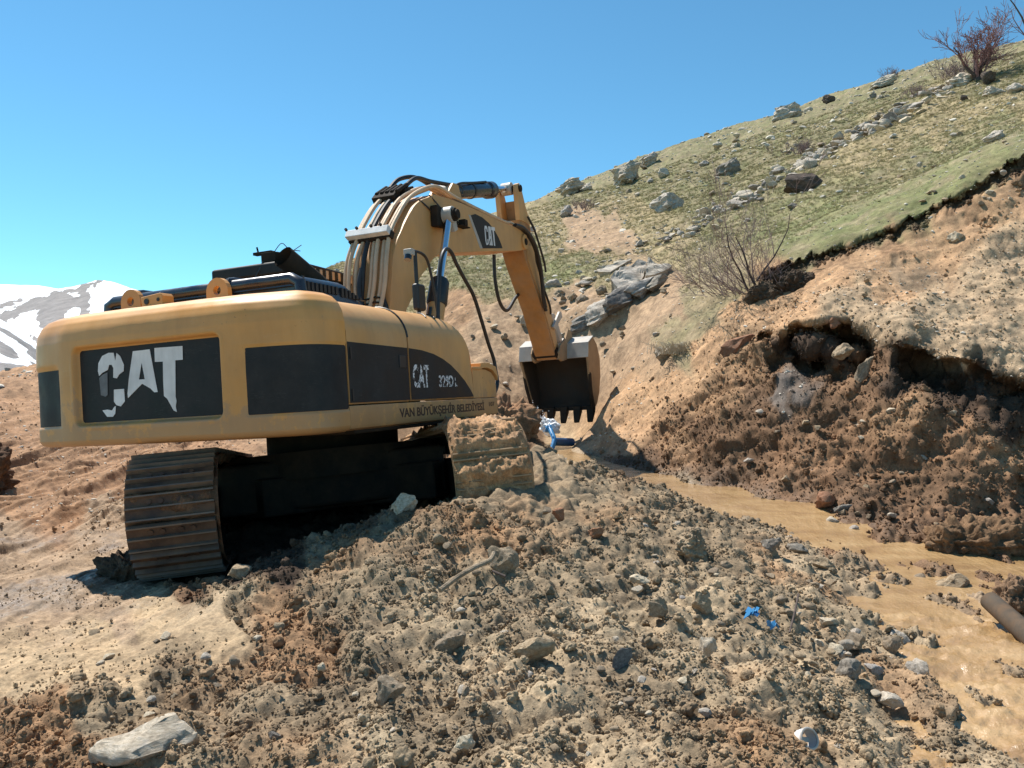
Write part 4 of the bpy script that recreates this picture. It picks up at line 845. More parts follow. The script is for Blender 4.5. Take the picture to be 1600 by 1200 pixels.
# tool box and step in front of the doors
tb_ = MB(); tb_.prism([(.425, 1.366), (1.085, 1.366), (1.085, 1.50), (1.05, 1.60), (.95, 1.66), (.80, 1.69), (.425, 1.70)], .95, 1.562, axis=0); tbx = hp('tool_box', tb_, M_YELD, bevel=.012)
lid = MB(); lid.prism([(.62, 1.70), (.80, 1.705), (.95, 1.68), (1.06, 1.615), (1.09, 1.56), (1.10, 1.63), (1.05, 1.72), (.85, 1.765), (.62, 1.76)], .93, 1.585, axis=0); lid.build('lid', M_YELD, tbx, bevel=.006)
st_ = MB(); st_.box((1.0, .40, 1.69), (1.58, .66, 1.715)); st_.build('step', M_YELD, tbx, bevel=.004)

# --- black engine hood with slots
def hood():
    b = MB(); sec = []
    xs_, z0, z1 = 1.12, 2.28, 2.57
    def ring(y, top, ix):
        r = .09; pts = [(-xs_-ix*0, z0), (-xs_+ix, top-r)]+[(-xs_+ix+r-r*math.cos(a), top-r+r*math.sin(a)) for a in np.linspace(.3, math.pi/2, 5)]
        rt = [(-p[0], p[1]) for p in pts[::-1]]; return [(x, y, z) for x, z in pts+rt]
    st = [(-1.99, 2.42, .03), (-1.985, 2.47, .03), (-1.96, 2.502, .03), (-1.92, 2.515, .035), (-1.3, 2.52, .04), (-1.22, 2.51, .045), (-1.05, 2.45, .06), (-.9, 2.37, .08), (-.82, 2.31, .09)]
    n_ = len(ring(0, 2.5, 0)); V_ = []
    for y, t, ix in st: V_ += ring(y, t, ix)
    b.add(V_, [tuple(f) for f in grid_quads(len(st), n_).tolist()]); b.add(ring(-1.93, 2.46, .05), [tuple(range(n_))]); return b
hood_o = hp('engine_hood', hood(), M_HOOD, ang=50)
rw = MB(); rw.box((-1.1, -1.955, 2.27), (1.1, -1.93, 2.50)); rw.build('rear_wall', M_HOOD, hood_o)
rl = MB(); rl.tube([(-1.09, -1.975, 2.36), (-1.09, -1.97, 2.44), (-1.02, -1.965, 2.478), (0, -1.965, 2.483), (1.0, -1.965, 2.483), (1.08, -1.97, 2.44), (1.09, -1.975, 2.36)], .055, 12); rl.build('rolled_edge', M_HOOD, hood_o)
for x in (-.73, .35):
    bd = MB(); pts = [(x, -1.99, 2.30), (x, -2.015, 2.45), (x, -2.03, 2.48), (x, -2.0, 2.53), (x, -1.92, 2.545), (x, -1.3, 2.54), (x, -1.0, 2.45)]; bd.tube(pts, .028, 8); bd.build('hood_band', M_HOOD, hood_o)
for k in range(15):
    y = -1.90+k*.062+(.03 if k > 7 else 0); zt = float(np.interp(y, [-1.9, -1.3, -1.05, -.9], [2.48, 2.475, 2.41, 2.35])); s_ = MB()
    s_.prism([(y, 2.385 if k < 8 else 2.37), (y+.04, 2.385 if k < 8 else 2.37), (y+.036, zt-.025), (y+.004, zt-.02)], 1.06, 1.105, axis=0); s_.build('vent_slot', M_RUB, hood_o)
for k in range(6):
    y = -1.9+k*.062; s_ = MB(); s_.prism([(y, 2.32), (y+.04, 2.32), (y+.04, 2.365), (y, 2.365)], 1.08, 1.118, axis=0); s_.build('vent_slot', M_RUB, hood_o)
ex_ = MB(); ep = [(.84, -1.25, 2.46), (.80, -1.40, 2.56), (.72, -1.70, 2.745)]; ex_.tube(ep, [.10, .10, .105], 24, caps=False); ex_.tube(ep[:2]+[(.7205, -1.699, 2.7445)], [.09, .09, .095], 24, caps=False); hp('exhaust_pipe', ex_, M_STEEL)
# platform between hood and cab, and body filling
hp('service_deck', MB().box((-.45, -.8, 1.36), (.95, .35, 2.22)), M_YELD, bevel=.02)
hp('radiator_case', MB().box((-1.1, -1.9, 1.36), (.95, -.82, 2.27)), M_STEEL, bevel=.02)
# --- cab
cabo = hp('cab', MB().prism([(.0, 1.36), (1.55, 1.36), (1.62, 1.9), (1.40, 2.92), (.02, 2.92)], -1.50, -.50, axis=0), M_BLK, bevel=.03)
MB().box((-1.40, -.012, 2.1), (-.6, -.004, 2.85)).build('rear_window', M_GLS, cabo); MB().box((-.498, .15, 2.05), (-.492, 1.35, 2.82)).build('side_window', M_GLS, cabo)
rf = MB().prism([(-.06, 2.925), (1.5, 2.925), (1.52, 2.99), (1.42, 3.06), (.1, 3.10), (-.06, 3.07)], -1.54, -.46, axis=0).build('roof', M_BLK, cabo, bevel=.03)
MB().box((-1.35, .2, 3.085), (-.7, 1.0, 3.115)).build('roof_hatch', M_STEEL, cabo, bevel=.01)
lo = MB()
for k in range(9): lo.box((-.462, .2+k*.13, 2.94), (-.452, .25+k*.13, 3.04))
lo.build('roof_louvre', M_LINE, cabo)
bk = MB(); bk.box((-.85, .0, 3.09), (-.65, .12, 3.20)); bk.box((-.98, .02, 3.19), (-.72, .10, 3.225)); bk.tube([(-.93, .06, 3.22), (-.94, .05, 3.29)], .012, 6); bk.build('roof_bracket', M_STEEL, cabo, bevel=.005)
wi = MB(); wi.tube(smooth_path([(-.8, -.03, 3.09), (-.84, -.06, 2.98), (-.95, -.05, 2.86)], 5), .012, 6); wi.tube(smooth_path([(-.66, .05, 3.2), (-.5, .05, 3.17), (-.35, .1, 3.25)], 5), .005, 5); wi.tube(smooth_path([(-.7, .05, 3.2), (-.55, .0, 3.28), (-.45, .0, 3.2), (-.3, .0, 3.16)], 5), .005, 5); wi.build('loose_cable', M_RUB, cabo)

# --- boom
BX0, BX1 = -.14, .42
BOOM = [(.30, 1.88), (.45, 2.18), (.62, 2.36), (.71, 2.52), (.77, 2.78), (.84, 3.08), (.90, 3.22), (.99, 3.36), (1.09, 3.47), (1.23, 3.63), (1.46, 3.84), (1.70, 3.98), (1.91, 4.06), (2.07, 4.13), (2.5, 4.165), (3.0, 4.185), (4.37, 4.18), (4.75, 4.19), (5.1, 4.20), (5.35, 4.185), (5.52, 4.12), (5.58, 4.0), (5.5, 3.89), (5.32, 3.845), (5.1, 3.80), (3.49, 3.56), (2.57, 3.41), (2.18, 3.345), (1.92, 3.24), (1.74, 3.10), (1.51, 2.94), (1.32, 2.71), (1.12, 2.52), (.8, 1.95), (.62, 1.74), (.42, 1.70), (.30, 1.78)]
BOOM_S = [(p.y, p.z) for p in smooth_path([(0, y, z) for y, z in BOOM[2:14]], 4)]
BOOM = BOOM[:2]+BOOM_S+BOOM[14:25]+[(p.y, p.z) for p in smooth_path([(0, y, z) for y, z in BOOM[25:33]], 3)]+BOOM[33:]
boom = hp('boom', MB().prism(BOOM, BX0, BX1, axis=0), M_YELD, bevel=.008)
fl = MB()                                                # flange strips where the side plates meet the top and bottom plates
MB().prism([(3.22, 4.06), (3.40, 4.11), (3.65, 4.105), (3.9, 4.06), (4.1, 3.99), (4.27, 3.89), (4.36, 3.80), (4.405, 3.745), (3.60, 3.625)], BX1-.001, BX1+.004, axis=0).build('logo_panel', M_BLK, boom)
MB().prism([(3.14, 4.055), (3.22, 4.06), (3.60, 3.625), (3.50, 3.61)], BX1-.001, BX1+.003, axis=0).build('logo_border', M_GREYST, boom)
def boom_letters():
    def q(u, v): return (3.72+u*.42+v*(-.02), 3.70+v*.29+u*.04)   # u along, v up
    b = MB()
    for Lp in ([(0,.2),(0,.85),(.06,1),(.22,1),(.28,.9),(.28,.7),(.2,.68),(.19,.85),(.09,.85),(.09,.1),(.19,.12),(.2,.3),(.28,.32),(.27,.08),(.2,0),(.06,-.02)], [(.38,1),(.5,1),(.48,.8),(.46,.5),(.5,.5),(.51,.38),(.38,.22),(.32,.05),(.31,0)], [(.5,1),(.6,1),(.67,0),(.62,.05),(.51,.38),(.5,.5),(.53,.5),(.5,.8)], [(.64,1),(1,1),(1,.82),(.88,.82),(.90,0),(.78,0),(.76,.82),(.64,.82)], [(.36,0),(.51,.30),(.64,0)]):
        b.prism([q(u, v) for u, v in Lp], BX1+.003, BX1+.006, axis=0)
    return b
boom_letters().build('lettering', M_WHT, boom)
pn = MB()
for (y, z, r, w) in ((5.42, 4.0, .13, .035), (.45, 1.95, .12, .03)):
    pn.tube([(BX0-w, y, z), (BX1+w, y, z)], r, 24)
pn.build('pivot_boss', M_YELD, boom, bevel=.006)
pk = MB(); pk.tube([(BX0-.06, 5.42, 4.0), (BX1+.05, 5.42, 4.0)], .06, 16); pk.tube([(BX0-.2, 2.1, 3.83), (BX1+.32, 2.1, 3.83)], .065, 16); pk.build('pivot_pin', M_STEEL, boom, bevel=.004)
wl_ = MB(); wl_.box((BX1, 2.62, 3.80), (BX1+.12, 2.92, 3.815)); wl_.box((BX1+.03, 2.72, 3.815), (BX1+.13, 2.82, 3.90)); wl_.tube([(BX1+.02, 2.55, 3.86), (BX1+.06, 2.62, 3.83)], .03, 8); wl_.build('lamp_bracket', M_STEEL, boom, bevel=.004)
# bracket carrying the arm cylinder on top of the boom
br_ = MB()
for x in (BX0+.12, BX1-.16): br_.prism([(2.6, 4.16), (3.3, 4.17), (3.12, 4.5), (2.95, 4.5)], x, x+.04, axis=0)
br_.build('cylinder_bracket', M_YELD, boom, bevel=.006)

# hydraulic lines along the back of the boom
BACK = [(.30, 2.0), (.45, 2.18), (.62, 2.36), (.71, 2.52), (.77, 2.78), (.84, 3.08), (.99, 3.36), (1.23, 3.63), (1.46, 3.84), (1.70, 3.98), (2.07, 4.13)]
def offs(d):
    out = []
    for i, (y, z) in enumerate(BACK):
        a = BACK[max(i-1, 0)]; b_ = BACK[min(i+1, len(BACK)-1)]; ty, tz = b_[0]-a[0], b_[1]-a[1]; l = math.hypot(ty, tz); out.append((y-tz/l*d, z+ty/l*d))
    return out
LX = [-.135, -.065, .01, .085, .15, .22, .29, .365]
for k, x in enumerate(LX):
    mat = M_RUB if k in (3,) else M_LINE; d = .075+.035*(k % 2)+.02*(k < 3); p = offs(d); s = -1 if k < 4 else 1
    path = [(x-.02*(i < 3)*(3-i)*s*.6+(.03*s if i in (4, 5) and k != 3 else 0), y, z) for i, (y, z) in enumerate(p)]
    if k >= 5: path += [(x, 2.35, 4.29), (x+.03, 2.8, 4.235), (x+.035, 3.6, 4.215), (x+.04, 4.6, 4.21), (x-.02, 5.0, 4.27), (x, 5.2, 4.25)]
    hp('hydraulic_line', MB().tube(smooth_path(path, 4), .026 if k != 3 else .03, 10), mat)
hp('hydraulic_hose', MB().tube(smooth_path([(.31, .75, 2.78), (.33, .70, 2.62), (.40, .72, 2.4), (.47, .8, 2.15)], 6), .034, 10), M_RUB)
hp('hydraulic_hose', MB().tube(smooth_path([(.07, .70, 3.0), (.06, .63, 2.8), (.10, .58, 2.6), (.18, .52, 2.4), (.2, .45, 2.2)], 6), .034, 10), M_RUB)
for z, y in ((2.50, .60), (2.56, .62), (2.62, .64)):
    hp('hose_spring', MB().tube([(.05, y, z), (.12, y-.02, z-.01), (.2, y, z), (.27, y-.02, z+.01), (.33, y, z)], .012, 6), M_STEEL)
cl = MB().box((-.19, .78, 3.40), (.40, .86, 3.50), Matrix.Rotation(rad(-28), 3, 'X')); clo = hp('line_clamp', cl, M_WHT, bevel=.008)
cq = MB()
for x in (-.15, .0, .2, .33): cq.tube([(x, .755, 3.50), (x, .73, 3.515)], .018, 8)
cq.box((-.18, .84, 3.35), (.42, .90, 3.44), Matrix.Rotation(rad(-28), 3, 'X')); cq.build('clamp_bolt', M_STEEL, clo)
vb = MB(); vb.box((-.18, 1.44, 4.0), (.15, 1.62, 4.1), Matrix.Rotation(rad(40), 3, 'X')); vb.box((-.16, 1.66, 4.12), (.2, 1.92, 4.20), Matrix.Rotation(rad(20), 3, 'X'))
for k in range(5): vb.tube([(-.14+.075*k, 1.5, 4.09), (-.14+.075*k, 1.78, 4.24)], .03, 8)
hp('line_manifold', vb, M_STEEL, bevel=.008)
hp('hydraulic_hose', MB().tube(smooth_path([(-.05, 1.7, 4.2), (-.02, 1.9, 4.36), (.05, 2.2, 4.45), (.1, 2.5, 4.42), (.12, 2.75, 4.33)], 6), .03, 10), M_RUB)
hp('hydraulic_hose', MB().tube(smooth_path([(.12, 1.8, 4.22), (.14, 2.1, 4.40), (.16, 2.5, 4.44), (.2, 2.95, 4.49), (.22, 3.25, 4.53), (.23, 3.35, 4.51), (.23, 3.36, 4.42)], 6), .03, 10), M_RUB)
hp('sensor_cable', MB().tube(smooth_path([(.40, 1.62, 3.98), (.44, 1.75, 3.92), (.45, 1.95, 3.86), (.6, 2.06, 3.83)], 6), .010, 6), M_RUB)
hp('sensor_cable', MB().tube(smooth_path([(.40, 1.95, 4.10), (.44, 2.05, 4.02), (.5, 2.1, 3.93), (.6, 2.1, 3.88)], 6), .010, 6), M_RUB)

# --- boom cylinders
def boom_cyl(x, sg):
    a = Vector((x, 2.1, 3.83)); c_ = Vector((x, 1.22, 1.75)); u = (c_-a).normalized()
    o = hp('boom_cylinder', MB().tube([a+u*1.32, c_], .115, 22), M_YELD, bevel=.006)
    MB().tube([a+u*.1, a+u*1.4], .052, 18).build('piston_rod', M_CHR, o)
    g = MB(); g.tube([a+u*.98, a+u*1.02, a+u*1.33, a+u*1.36], [.10, .125, .135, .12], 22); g.build('rod_cover', M_RUB, o)
    e = MB(); e.tube([a+Vector((-.07, 0, 0)), a+Vector((.07, 0, 0))], .115, 20); e.box(a+Vector((-.06, -.06, -.22)), a+Vector((.06, .06, 0)), Matrix.Rotation(math.atan2(u.y, -u.z)*-1, 3, 'X'), a); e.build('rod_eye', M_GREYST, o, bevel=.008)
    n_ = MB(); n_.tube([a+Vector((.07*sg, 0, 0)), a+Vector((.10*sg, 0, 0))], .09, 12); n_.build('pin_cap', M_STEEL, o)
    t = MB(); t.tube([a+u*1.4+Vector((.0, -.15, 0)), a+u*1.9+Vector((0, -.15, 0))], .022, 8); t.build('feed_line', M_RUB, o)
boom_cyl(.60, 1); boom_cyl(-.32, -1)
hp('cylinder_bracket', MB().prism([(1.9, 3.66), (2.3, 3.70), (2.32, 3.93), (1.9, 3.95)], .42, .53, axis=0), M_STEEL, bevel=.02)

# --- arm cylinder
a0, a1 = Vector((.14, 3.02, 4.40)), Vector((.14, 5.50, 4.97)); u = (a1-a0).normalized()
ac = hp('arm_cylinder', MB().tube([a0, a0+u*.05, a0+u*1.62], [.09, .115, .115], 24), M_HOOD, bevel=.006)
MB().tube([a0+u*1.58, a0+u*1.6, a0+u*1.78, a0+u*1.82], [.12, .142, .142, .12], 24).build('gland', M_HOOD, ac); MB().tube([a0+u*1.7, a1-u*.05], .058, 18).build('piston_rod', M_CHR, ac)
MB().tube([a0+u*.85, a0+u*.91], .125, 24).build('band', M_RUB, ac); ey = MB(); ey.tube([a1+Vector((-.09, 0, 0)), a1+Vector((.09, 0, 0))], .11, 18); ey.tube([a0+Vector((-.09, 0, 0)), a0+Vector((.09, 0, 0))], .11, 18); ey.build('cylinder_eye', M_GREYST, ac, bevel=.006)
MB().tube(smooth_path([a0+Vector((.1, .1, .1)), a0+Vector((.12, .3, .18)), a0+u*.9+Vector((.06, 0, .12)), a0+u*1.45+Vector((.05, 0, .13))], 5), .02, 8).build('feed_line', M_RUB, ac)

# --- arm (stick)
AX0, AX1 = -.06, .34
ARMP = [(5.50, 4.42), (6.0, 4.42), (6.10, 4.05), (6.15, 3.76), (6.40, 3.46), (6.68, 3.19), (6.79, 3.02), (7.08, 2.40), (7.20, 2.22), (7.17, 2.08), (7.05, 2.02), (6.92, 2.14), (6.41, 2.90), (5.96, 3.40), (5.67, 3.74), (5.52, 4.0)]
arm = hp('arm', MB().prism(ARMP, AX0, AX1, axis=0), M_YELSHADE, bevel=.012)
UP = [(5.49, 4.40), (6.0, 4.40), (5.96, 4.50), (5.82, 4.66), (5.64, 4.98), (5.55, 5.06), (5.47, 5.03), (5.44, 4.9)]
for x in (AX0-.015, AX1-.075): MB().prism(UP, x, x+.09, axis=0).build('ear_plate', M_YELD, arm, bevel=.01)
MB().box((AX0+.08, 5.72, 4.40), (AX1-.08, 5.76, 4.8), Matrix.Rotation(rad(14), 3, 'X')).build('web_plate', M_MUDST, arm)
sp = MB(); sp.prism(ARMP[2:9]+[(7.10, 2.10), (6.97, 2.2), (6.46, 2.95), (6.02, 3.45), (5.75, 3.75), (5.75, 4.0)], AX1, AX1+.012, axis=0); sp.build('side_plate', M_YELD, arm, bevel=.004)  # right face in lighter yellow, its lit side painted in
pp = MB(); pp.tube([(AX0-.06, 7.05, 2.15), (AX1+.06, 7.05, 2.15)], .10, 20); pp.tube([(AX0-.05, 5.53, 4.96), (AX1+.05, 5.53, 4.96)], .06, 16); pp.build('pivot_pin', M_STEEL, arm, bevel=.005)
# bucket cylinder on the far side of the arm, links
b0, b1 = Vector((.14, 6.35, 4.15)), Vector((.14, 7.28, 2.85)); u = (b1-b0).normalized()
bc = hp('bucket_cylinder', MB().tube([b0, b0+u*1.0], .10, 20), M_STEEL, bevel=.006); MB().tube([b0+u*.9, b1], .05, 14).build('piston_rod', M_CHR, bc)
lk = MB()
for x in (AX0-.06, AX1+.02):
    lk.prism([(6.78, 2.62), (6.88, 2.58), (7.36, 2.84), (7.32, 2.94), (7.22, 2.94)], x, x+.045, axis=0)
hp('side_link', lk, M_GREYST, bevel=.008)
hp('power_link', MB().prism([(7.22, 2.92), (7.36, 2.92), (7.72, 2.50), (7.70, 2.36), (7.56, 2.36), (7.2, 2.8)], .02, .26, axis=0), M_GREYST, bevel=.02)
# hoses at the boom tip
for pts, r_ in (([(.44, 5.0, 4.22), (.48, 5.35, 4.2), (.50, 5.75, 4.0), (.48, 6.05, 3.6), (.44, 6.2, 3.2), (.42, 6.35, 2.95)], .032), ([(.40, 5.05, 4.22), (.44, 5.45, 4.18), (.46, 5.85, 3.95), (.44, 6.15, 3.5), (.40, 6.32, 3.1), (.39, 6.45, 2.9)], .032),
                ([(.40, 5.75, 4.5), (.43, 5.9, 4.35), (.43, 6.02, 4.25), (.44, 6.2, 4.0), (.45, 6.35, 3.75), (.44, 6.42, 3.6)], .02), ([(.14, 4.72, 3.72), (.12, 4.75, 3.3), (.1, 4.95, 2.95), (.06, 5.35, 2.85), (0, 5.9, 3.1), (.0, 6.1, 3.2)], .03), ([(.42, 6.3, 3.3), (.45, 6.5, 3.0), (.42, 6.62, 2.85)], .02)):
    hp('hydraulic_hose', MB().tube(smooth_path(pts, 6), r_, 10), M_RUB)
hp('hose_clip', MB().box((.36, 5.95, 4.28), (.43, 6.05, 4.36)), M_WHT, bevel=.01)

# --- bucket
bkx0, bkx1 = -.56, .84
BP = [(7.42, 2.05), (7.49, 2.31), (7.84, 2.44), (8.08, 2.31), (8.26, 2.05), (8.33, 1.7), (8.28, 1.36), (8.14, 1.14), (7.95, 1.04)]
def tx(x, z): c_ = .14; k = float(np.interp(z, [.85, 1.05, 2.1], [.86, .88, 1.0])); return c_+(x-c_)*k
bkb = MB(); m = len(BP); inner = []
for i, (y, z) in enumerate(BP):
    a = BP[max(i-1, 0)]; b_ = BP[min(i+1, m-1)]; ty, tz = b_[0]-a[0], b_[1]-a[1]; l = math.hypot(ty, tz); inner.append((y-(-tz)/l*-.05*-1 if False else y+tz/l*.05, z-ty/l*.05))
V_ = []
for prof_ in (BP, inner):
    for y, z in prof_: V_ += [(tx(bkx0, z), y, z), (tx(bkx1, z), y, z)]
Fq = []
for i in range(m-1):
    o_ = 2*i; Fq += [(o_, o_+1, o_+3, o_+2)]; q_ = 2*m+2*i; Fq += [(q_, q_+2, q_+3, q_+1)]
Fq += [(0, 2*m, 2*m+1, 1), (2*m-2, 2*m-1, 4*m-1, 4*m-2)]
Fq += [(2*i, 2*i+2, 2*m+2*i+2, 2*m+2*i) for i in range(m-1)]+[(2*i+1, 2*m+2*i+1, 2*m+2*i+3, 2*i+3) for i in range(m-1)]
bkb.add(V_, Fq); bkt = hp('bucket', bkb, M_BKTSHADE, ang=50)
for x, s in ((bkx0, 1), (bkx1, -1)):
    b_ = MB(); out = inner+[(7.92, 1.08), (7.76, 1.27), (7.64, 1.6), (7.53, 1.85)]; n_ = len(out); V_ = [(tx(x, z)+d*s, y, z) for d in (.031, .042) for y, z in out]
    b_.add(V_, [tuple(range(n_)), tuple(range(2*n_-1, n_-1, -1))]+[(i, (i+1) % n_, n_+(i+1) % n_, n_+i) for i in range(n_)]); b_.build('shade_liner', M_BKTSHADE, bkt)  # thin dark sheets added to paint shade on the inner side walls
for x in (bkx0, bkx1):
    s = 1 if x > 0 else -1; b_ = MB(); out = BP+[(7.90, 1.02), (7.72, 1.25), (7.60, 1.6), (7.50, 1.85)]
    V_ = [(tx(x, z)+d*s, y, z) for d in (-.03, .012) for y, z in out]; n_ = len(out)
    b_.add(V_, [tuple(range(n_)), tuple(range(2*n_-1, n_-1, -1))]+[(i, (i+1) % n_, n_+(i+1) % n_, n_+i) for i in range(n_)]); b_.build('side_plate', M_MUDST, bkt, bevel=.006)
    c_ = MB(); P_ = [(7.55, 1.75), (7.62, 1.72), (7.74, 1.35), (7.92, 1.10), (7.86, 1.0), (7.70, 1.2), (7.58, 1.5)]; V_ = [(tx(x, z)+d*s, y, z) for d in (-.02, .03) for y, z in P_]; n_ = len(P_)
    c_.add(V_, [tuple(range(n_)), tuple(range(2*n_-1, n_-1, -1))]+[(i, (i+1) % n_, n_+(i+1) % n_, n_+i) for i in range(n_)]); c_.build('side_cutter', M_STEEL, bkt, bevel=.005)
tbm = MB(); tbm.prism([(7.405, 2.04), (7.425, 2.035), (7.515, 2.325), (7.86, 2.455), (7.85, 2.47), (7.485, 2.335)], tx(bkx0, 2.2)-.014, tx(bkx1, 2.2)+.014, axis=0); tbm.build('top_beam', M_GREYST, bkt, bevel=.006)
lipb = MB(); lipb.prism([(7.93, 1.015), (8.16, 1.11), (8.14, 1.16), (7.93, 1.07)], tx(bkx0, 1.05), tx(bkx1, 1.05), axis=0); lipb.build('cutting_edge', M_STEEL, bkt, bevel=.005)
for k in range(5):
    x = tx(bkx0, 1.)+.06+k*(tx(bkx1, 1.)-tx(bkx0, 1.)-.12)/4; t_ = MB()
    t_.add([(x+dx*w, y, z) for (y, z, w) in ((8.02, 1.11, .08), (7.98, .98, .08), (7.84, .77, .05), (7.80, .79, .05), (7.88, 1.10, .08)) for dx in (-1, 1)], [(0, 2, 4, 6, 8), (9, 7, 5, 3, 1), (0, 1, 3, 2), (2, 3, 5, 4), (4, 5, 7, 6), (6, 7, 9, 8), (8, 9, 1, 0)]); t_.build('tooth', M_STEEL, bkt, bevel=.006)
for x in (.14-.29, .14+.24):
    e = MB(); e.prism([(7.0, 2.02), (7.12, 1.98), (7.42, 2.02), (7.62, 2.36), (7.86, 2.44), (7.78, 2.60), (7.62, 2.62), (7.4, 2.42), (7.05, 2.28), (6.95, 2.15)], x, x+.05, axis=0); e.build('hinge_ear', M_MUDST, bkt, bevel=.01)

# --- handrail, mirror, small lamp
hp('handrail', MB().tube(smooth_path([(1.40, -.02, 2.2), (1.40, .01, 2.40), (1.40, .10, 2.76), (1.40, .18, 2.94), (1.40, .30, 3.02), (1.40, .42, 2.99), (1.40, .52, 2.89), (1.40, .74, 2.72), (1.40, .95, 2.56), (1.40, 1.14, 2.28), (1.40, 1.30, 2.02), (1.41, 1.41, 1.84), (1.42, 1.43, 1.70), (1.45, 1.38, 1.5), (1.47, 1.06, 1.30)], 4), .022, 10), M_RUB)
mr = hp('mirror_post', MB().tube(smooth_path([(1.2, -.06, 2.2), (1.2, -.05, 2.4), (1.2, -.07, 2.6), (1.2, -.07, 2.95)], 3), .022, 10), M_RUB)
MB().tube(smooth_path([(1.2, -.17, 2.955), (1.2, -.07, 2.965), (1.2, .10, 2.96), (1.2, .21, 2.90), (1.2, .28, 2.75), (1.2, .34, 2.55), (1.2, .40, 2.25)], 4), .016, 8).build('brace', M_RUB, mr)
mh = MB().box((1.16, -.13, 2.33), (1.24, .06, 2.62)); mh.build('mirror_head', M_RUB, mr, bevel=.03)
lp_ = MB(); lp_.box((1.15, -.24, 2.90), (1.25, -.16, 2.97)); lp_.build('lamp_housing', M_GREYST, mr, bevel=.01); MB().tube([(1.2, -.22, 2.90), (1.2, -.24, 2.85)], .04, 12).build('lamp', M_GLS, mr)

# --- undercarriage
def up_(name, mb, mat, parent=None, **kw): return mb.build(name, mat, parent if parent is not None else exc, **kw)
up_('car_body', MB().box((-1.12, -1.05, .40), (1.12, 1.0, .90)), M_STEEL, bevel=.05)
for sx in (-1, 1):
    for sy in (-1, 1):
        R_ = Matrix.Rotation(rad(28*sx*sy), 3, 'Z'); up_('frame_leg', MB().box((sx*.3-.55, sy*.75-.2, .36), (sx*.3+.85*(sx > 0)+.55*(sx < 0)-.0, sy*.75+.2, .74), R_), M_STEEL, bevel=.03)
up_('turntable_ring', MB().tube([(0, 0, .70), (0, 0, .97)], 1.18, 40), M_STEEL)
r_t = .46; Lh = 1.97; per = 4*Lh+2*math.pi*r_t; NSH = 48; pitch = per/NSH; zc_ = .535
def track_pos(s):
    s %= per
    if s < 2*Lh: return (-Lh+s, zc_+r_t, 0.)
    s -= 2*Lh
    if s < math.pi*r_t: a = s/r_t; return (Lh+r_t*math.sin(a), zc_+r_t*math.cos(a), -a)
    s -= math.pi*r_t
    if s < 2*Lh: return (Lh-s, zc_-r_t, math.pi)
    s -= 2*Lh; a = s/r_t; return (-Lh-r_t*math.sin(a), zc_-r_t*math.cos(a), math.pi-a)
SW = .335
def shoe_mesh(mat):
    b = MB(); b.box((-SW, -pitch*.48, 0), (SW, pitch*.48, .028))
    for y in (-.36, 0, .36): b.prism([(y*pitch*1.2-.013, .02), (y*pitch*1.2+.013, .02), (y*pitch*1.2+.006, .068), (y*pitch*1.2-.006, .068)], -SW, SW, axis=0)
    for x in (-.16, -.07, .07, .16): b.tube([(x, pitch*.2, .028), (x, pitch*.2, .045)], .022, 6)
    o = b.build('shoe_pattern', mat); me = o.data; bpy.data.objects.remove(o); me.materials.append(M_GROUS if mat == M_RUST else M_MUDST)
    for p_ in me.polygons:
        if p_.center.z > .03 and abs(p_.center.x) < .01: p_.material_index = 1
    return me
sh = {-1: shoe_mesh(M_RUST), 1: shoe_mesh(M_MUDST)}
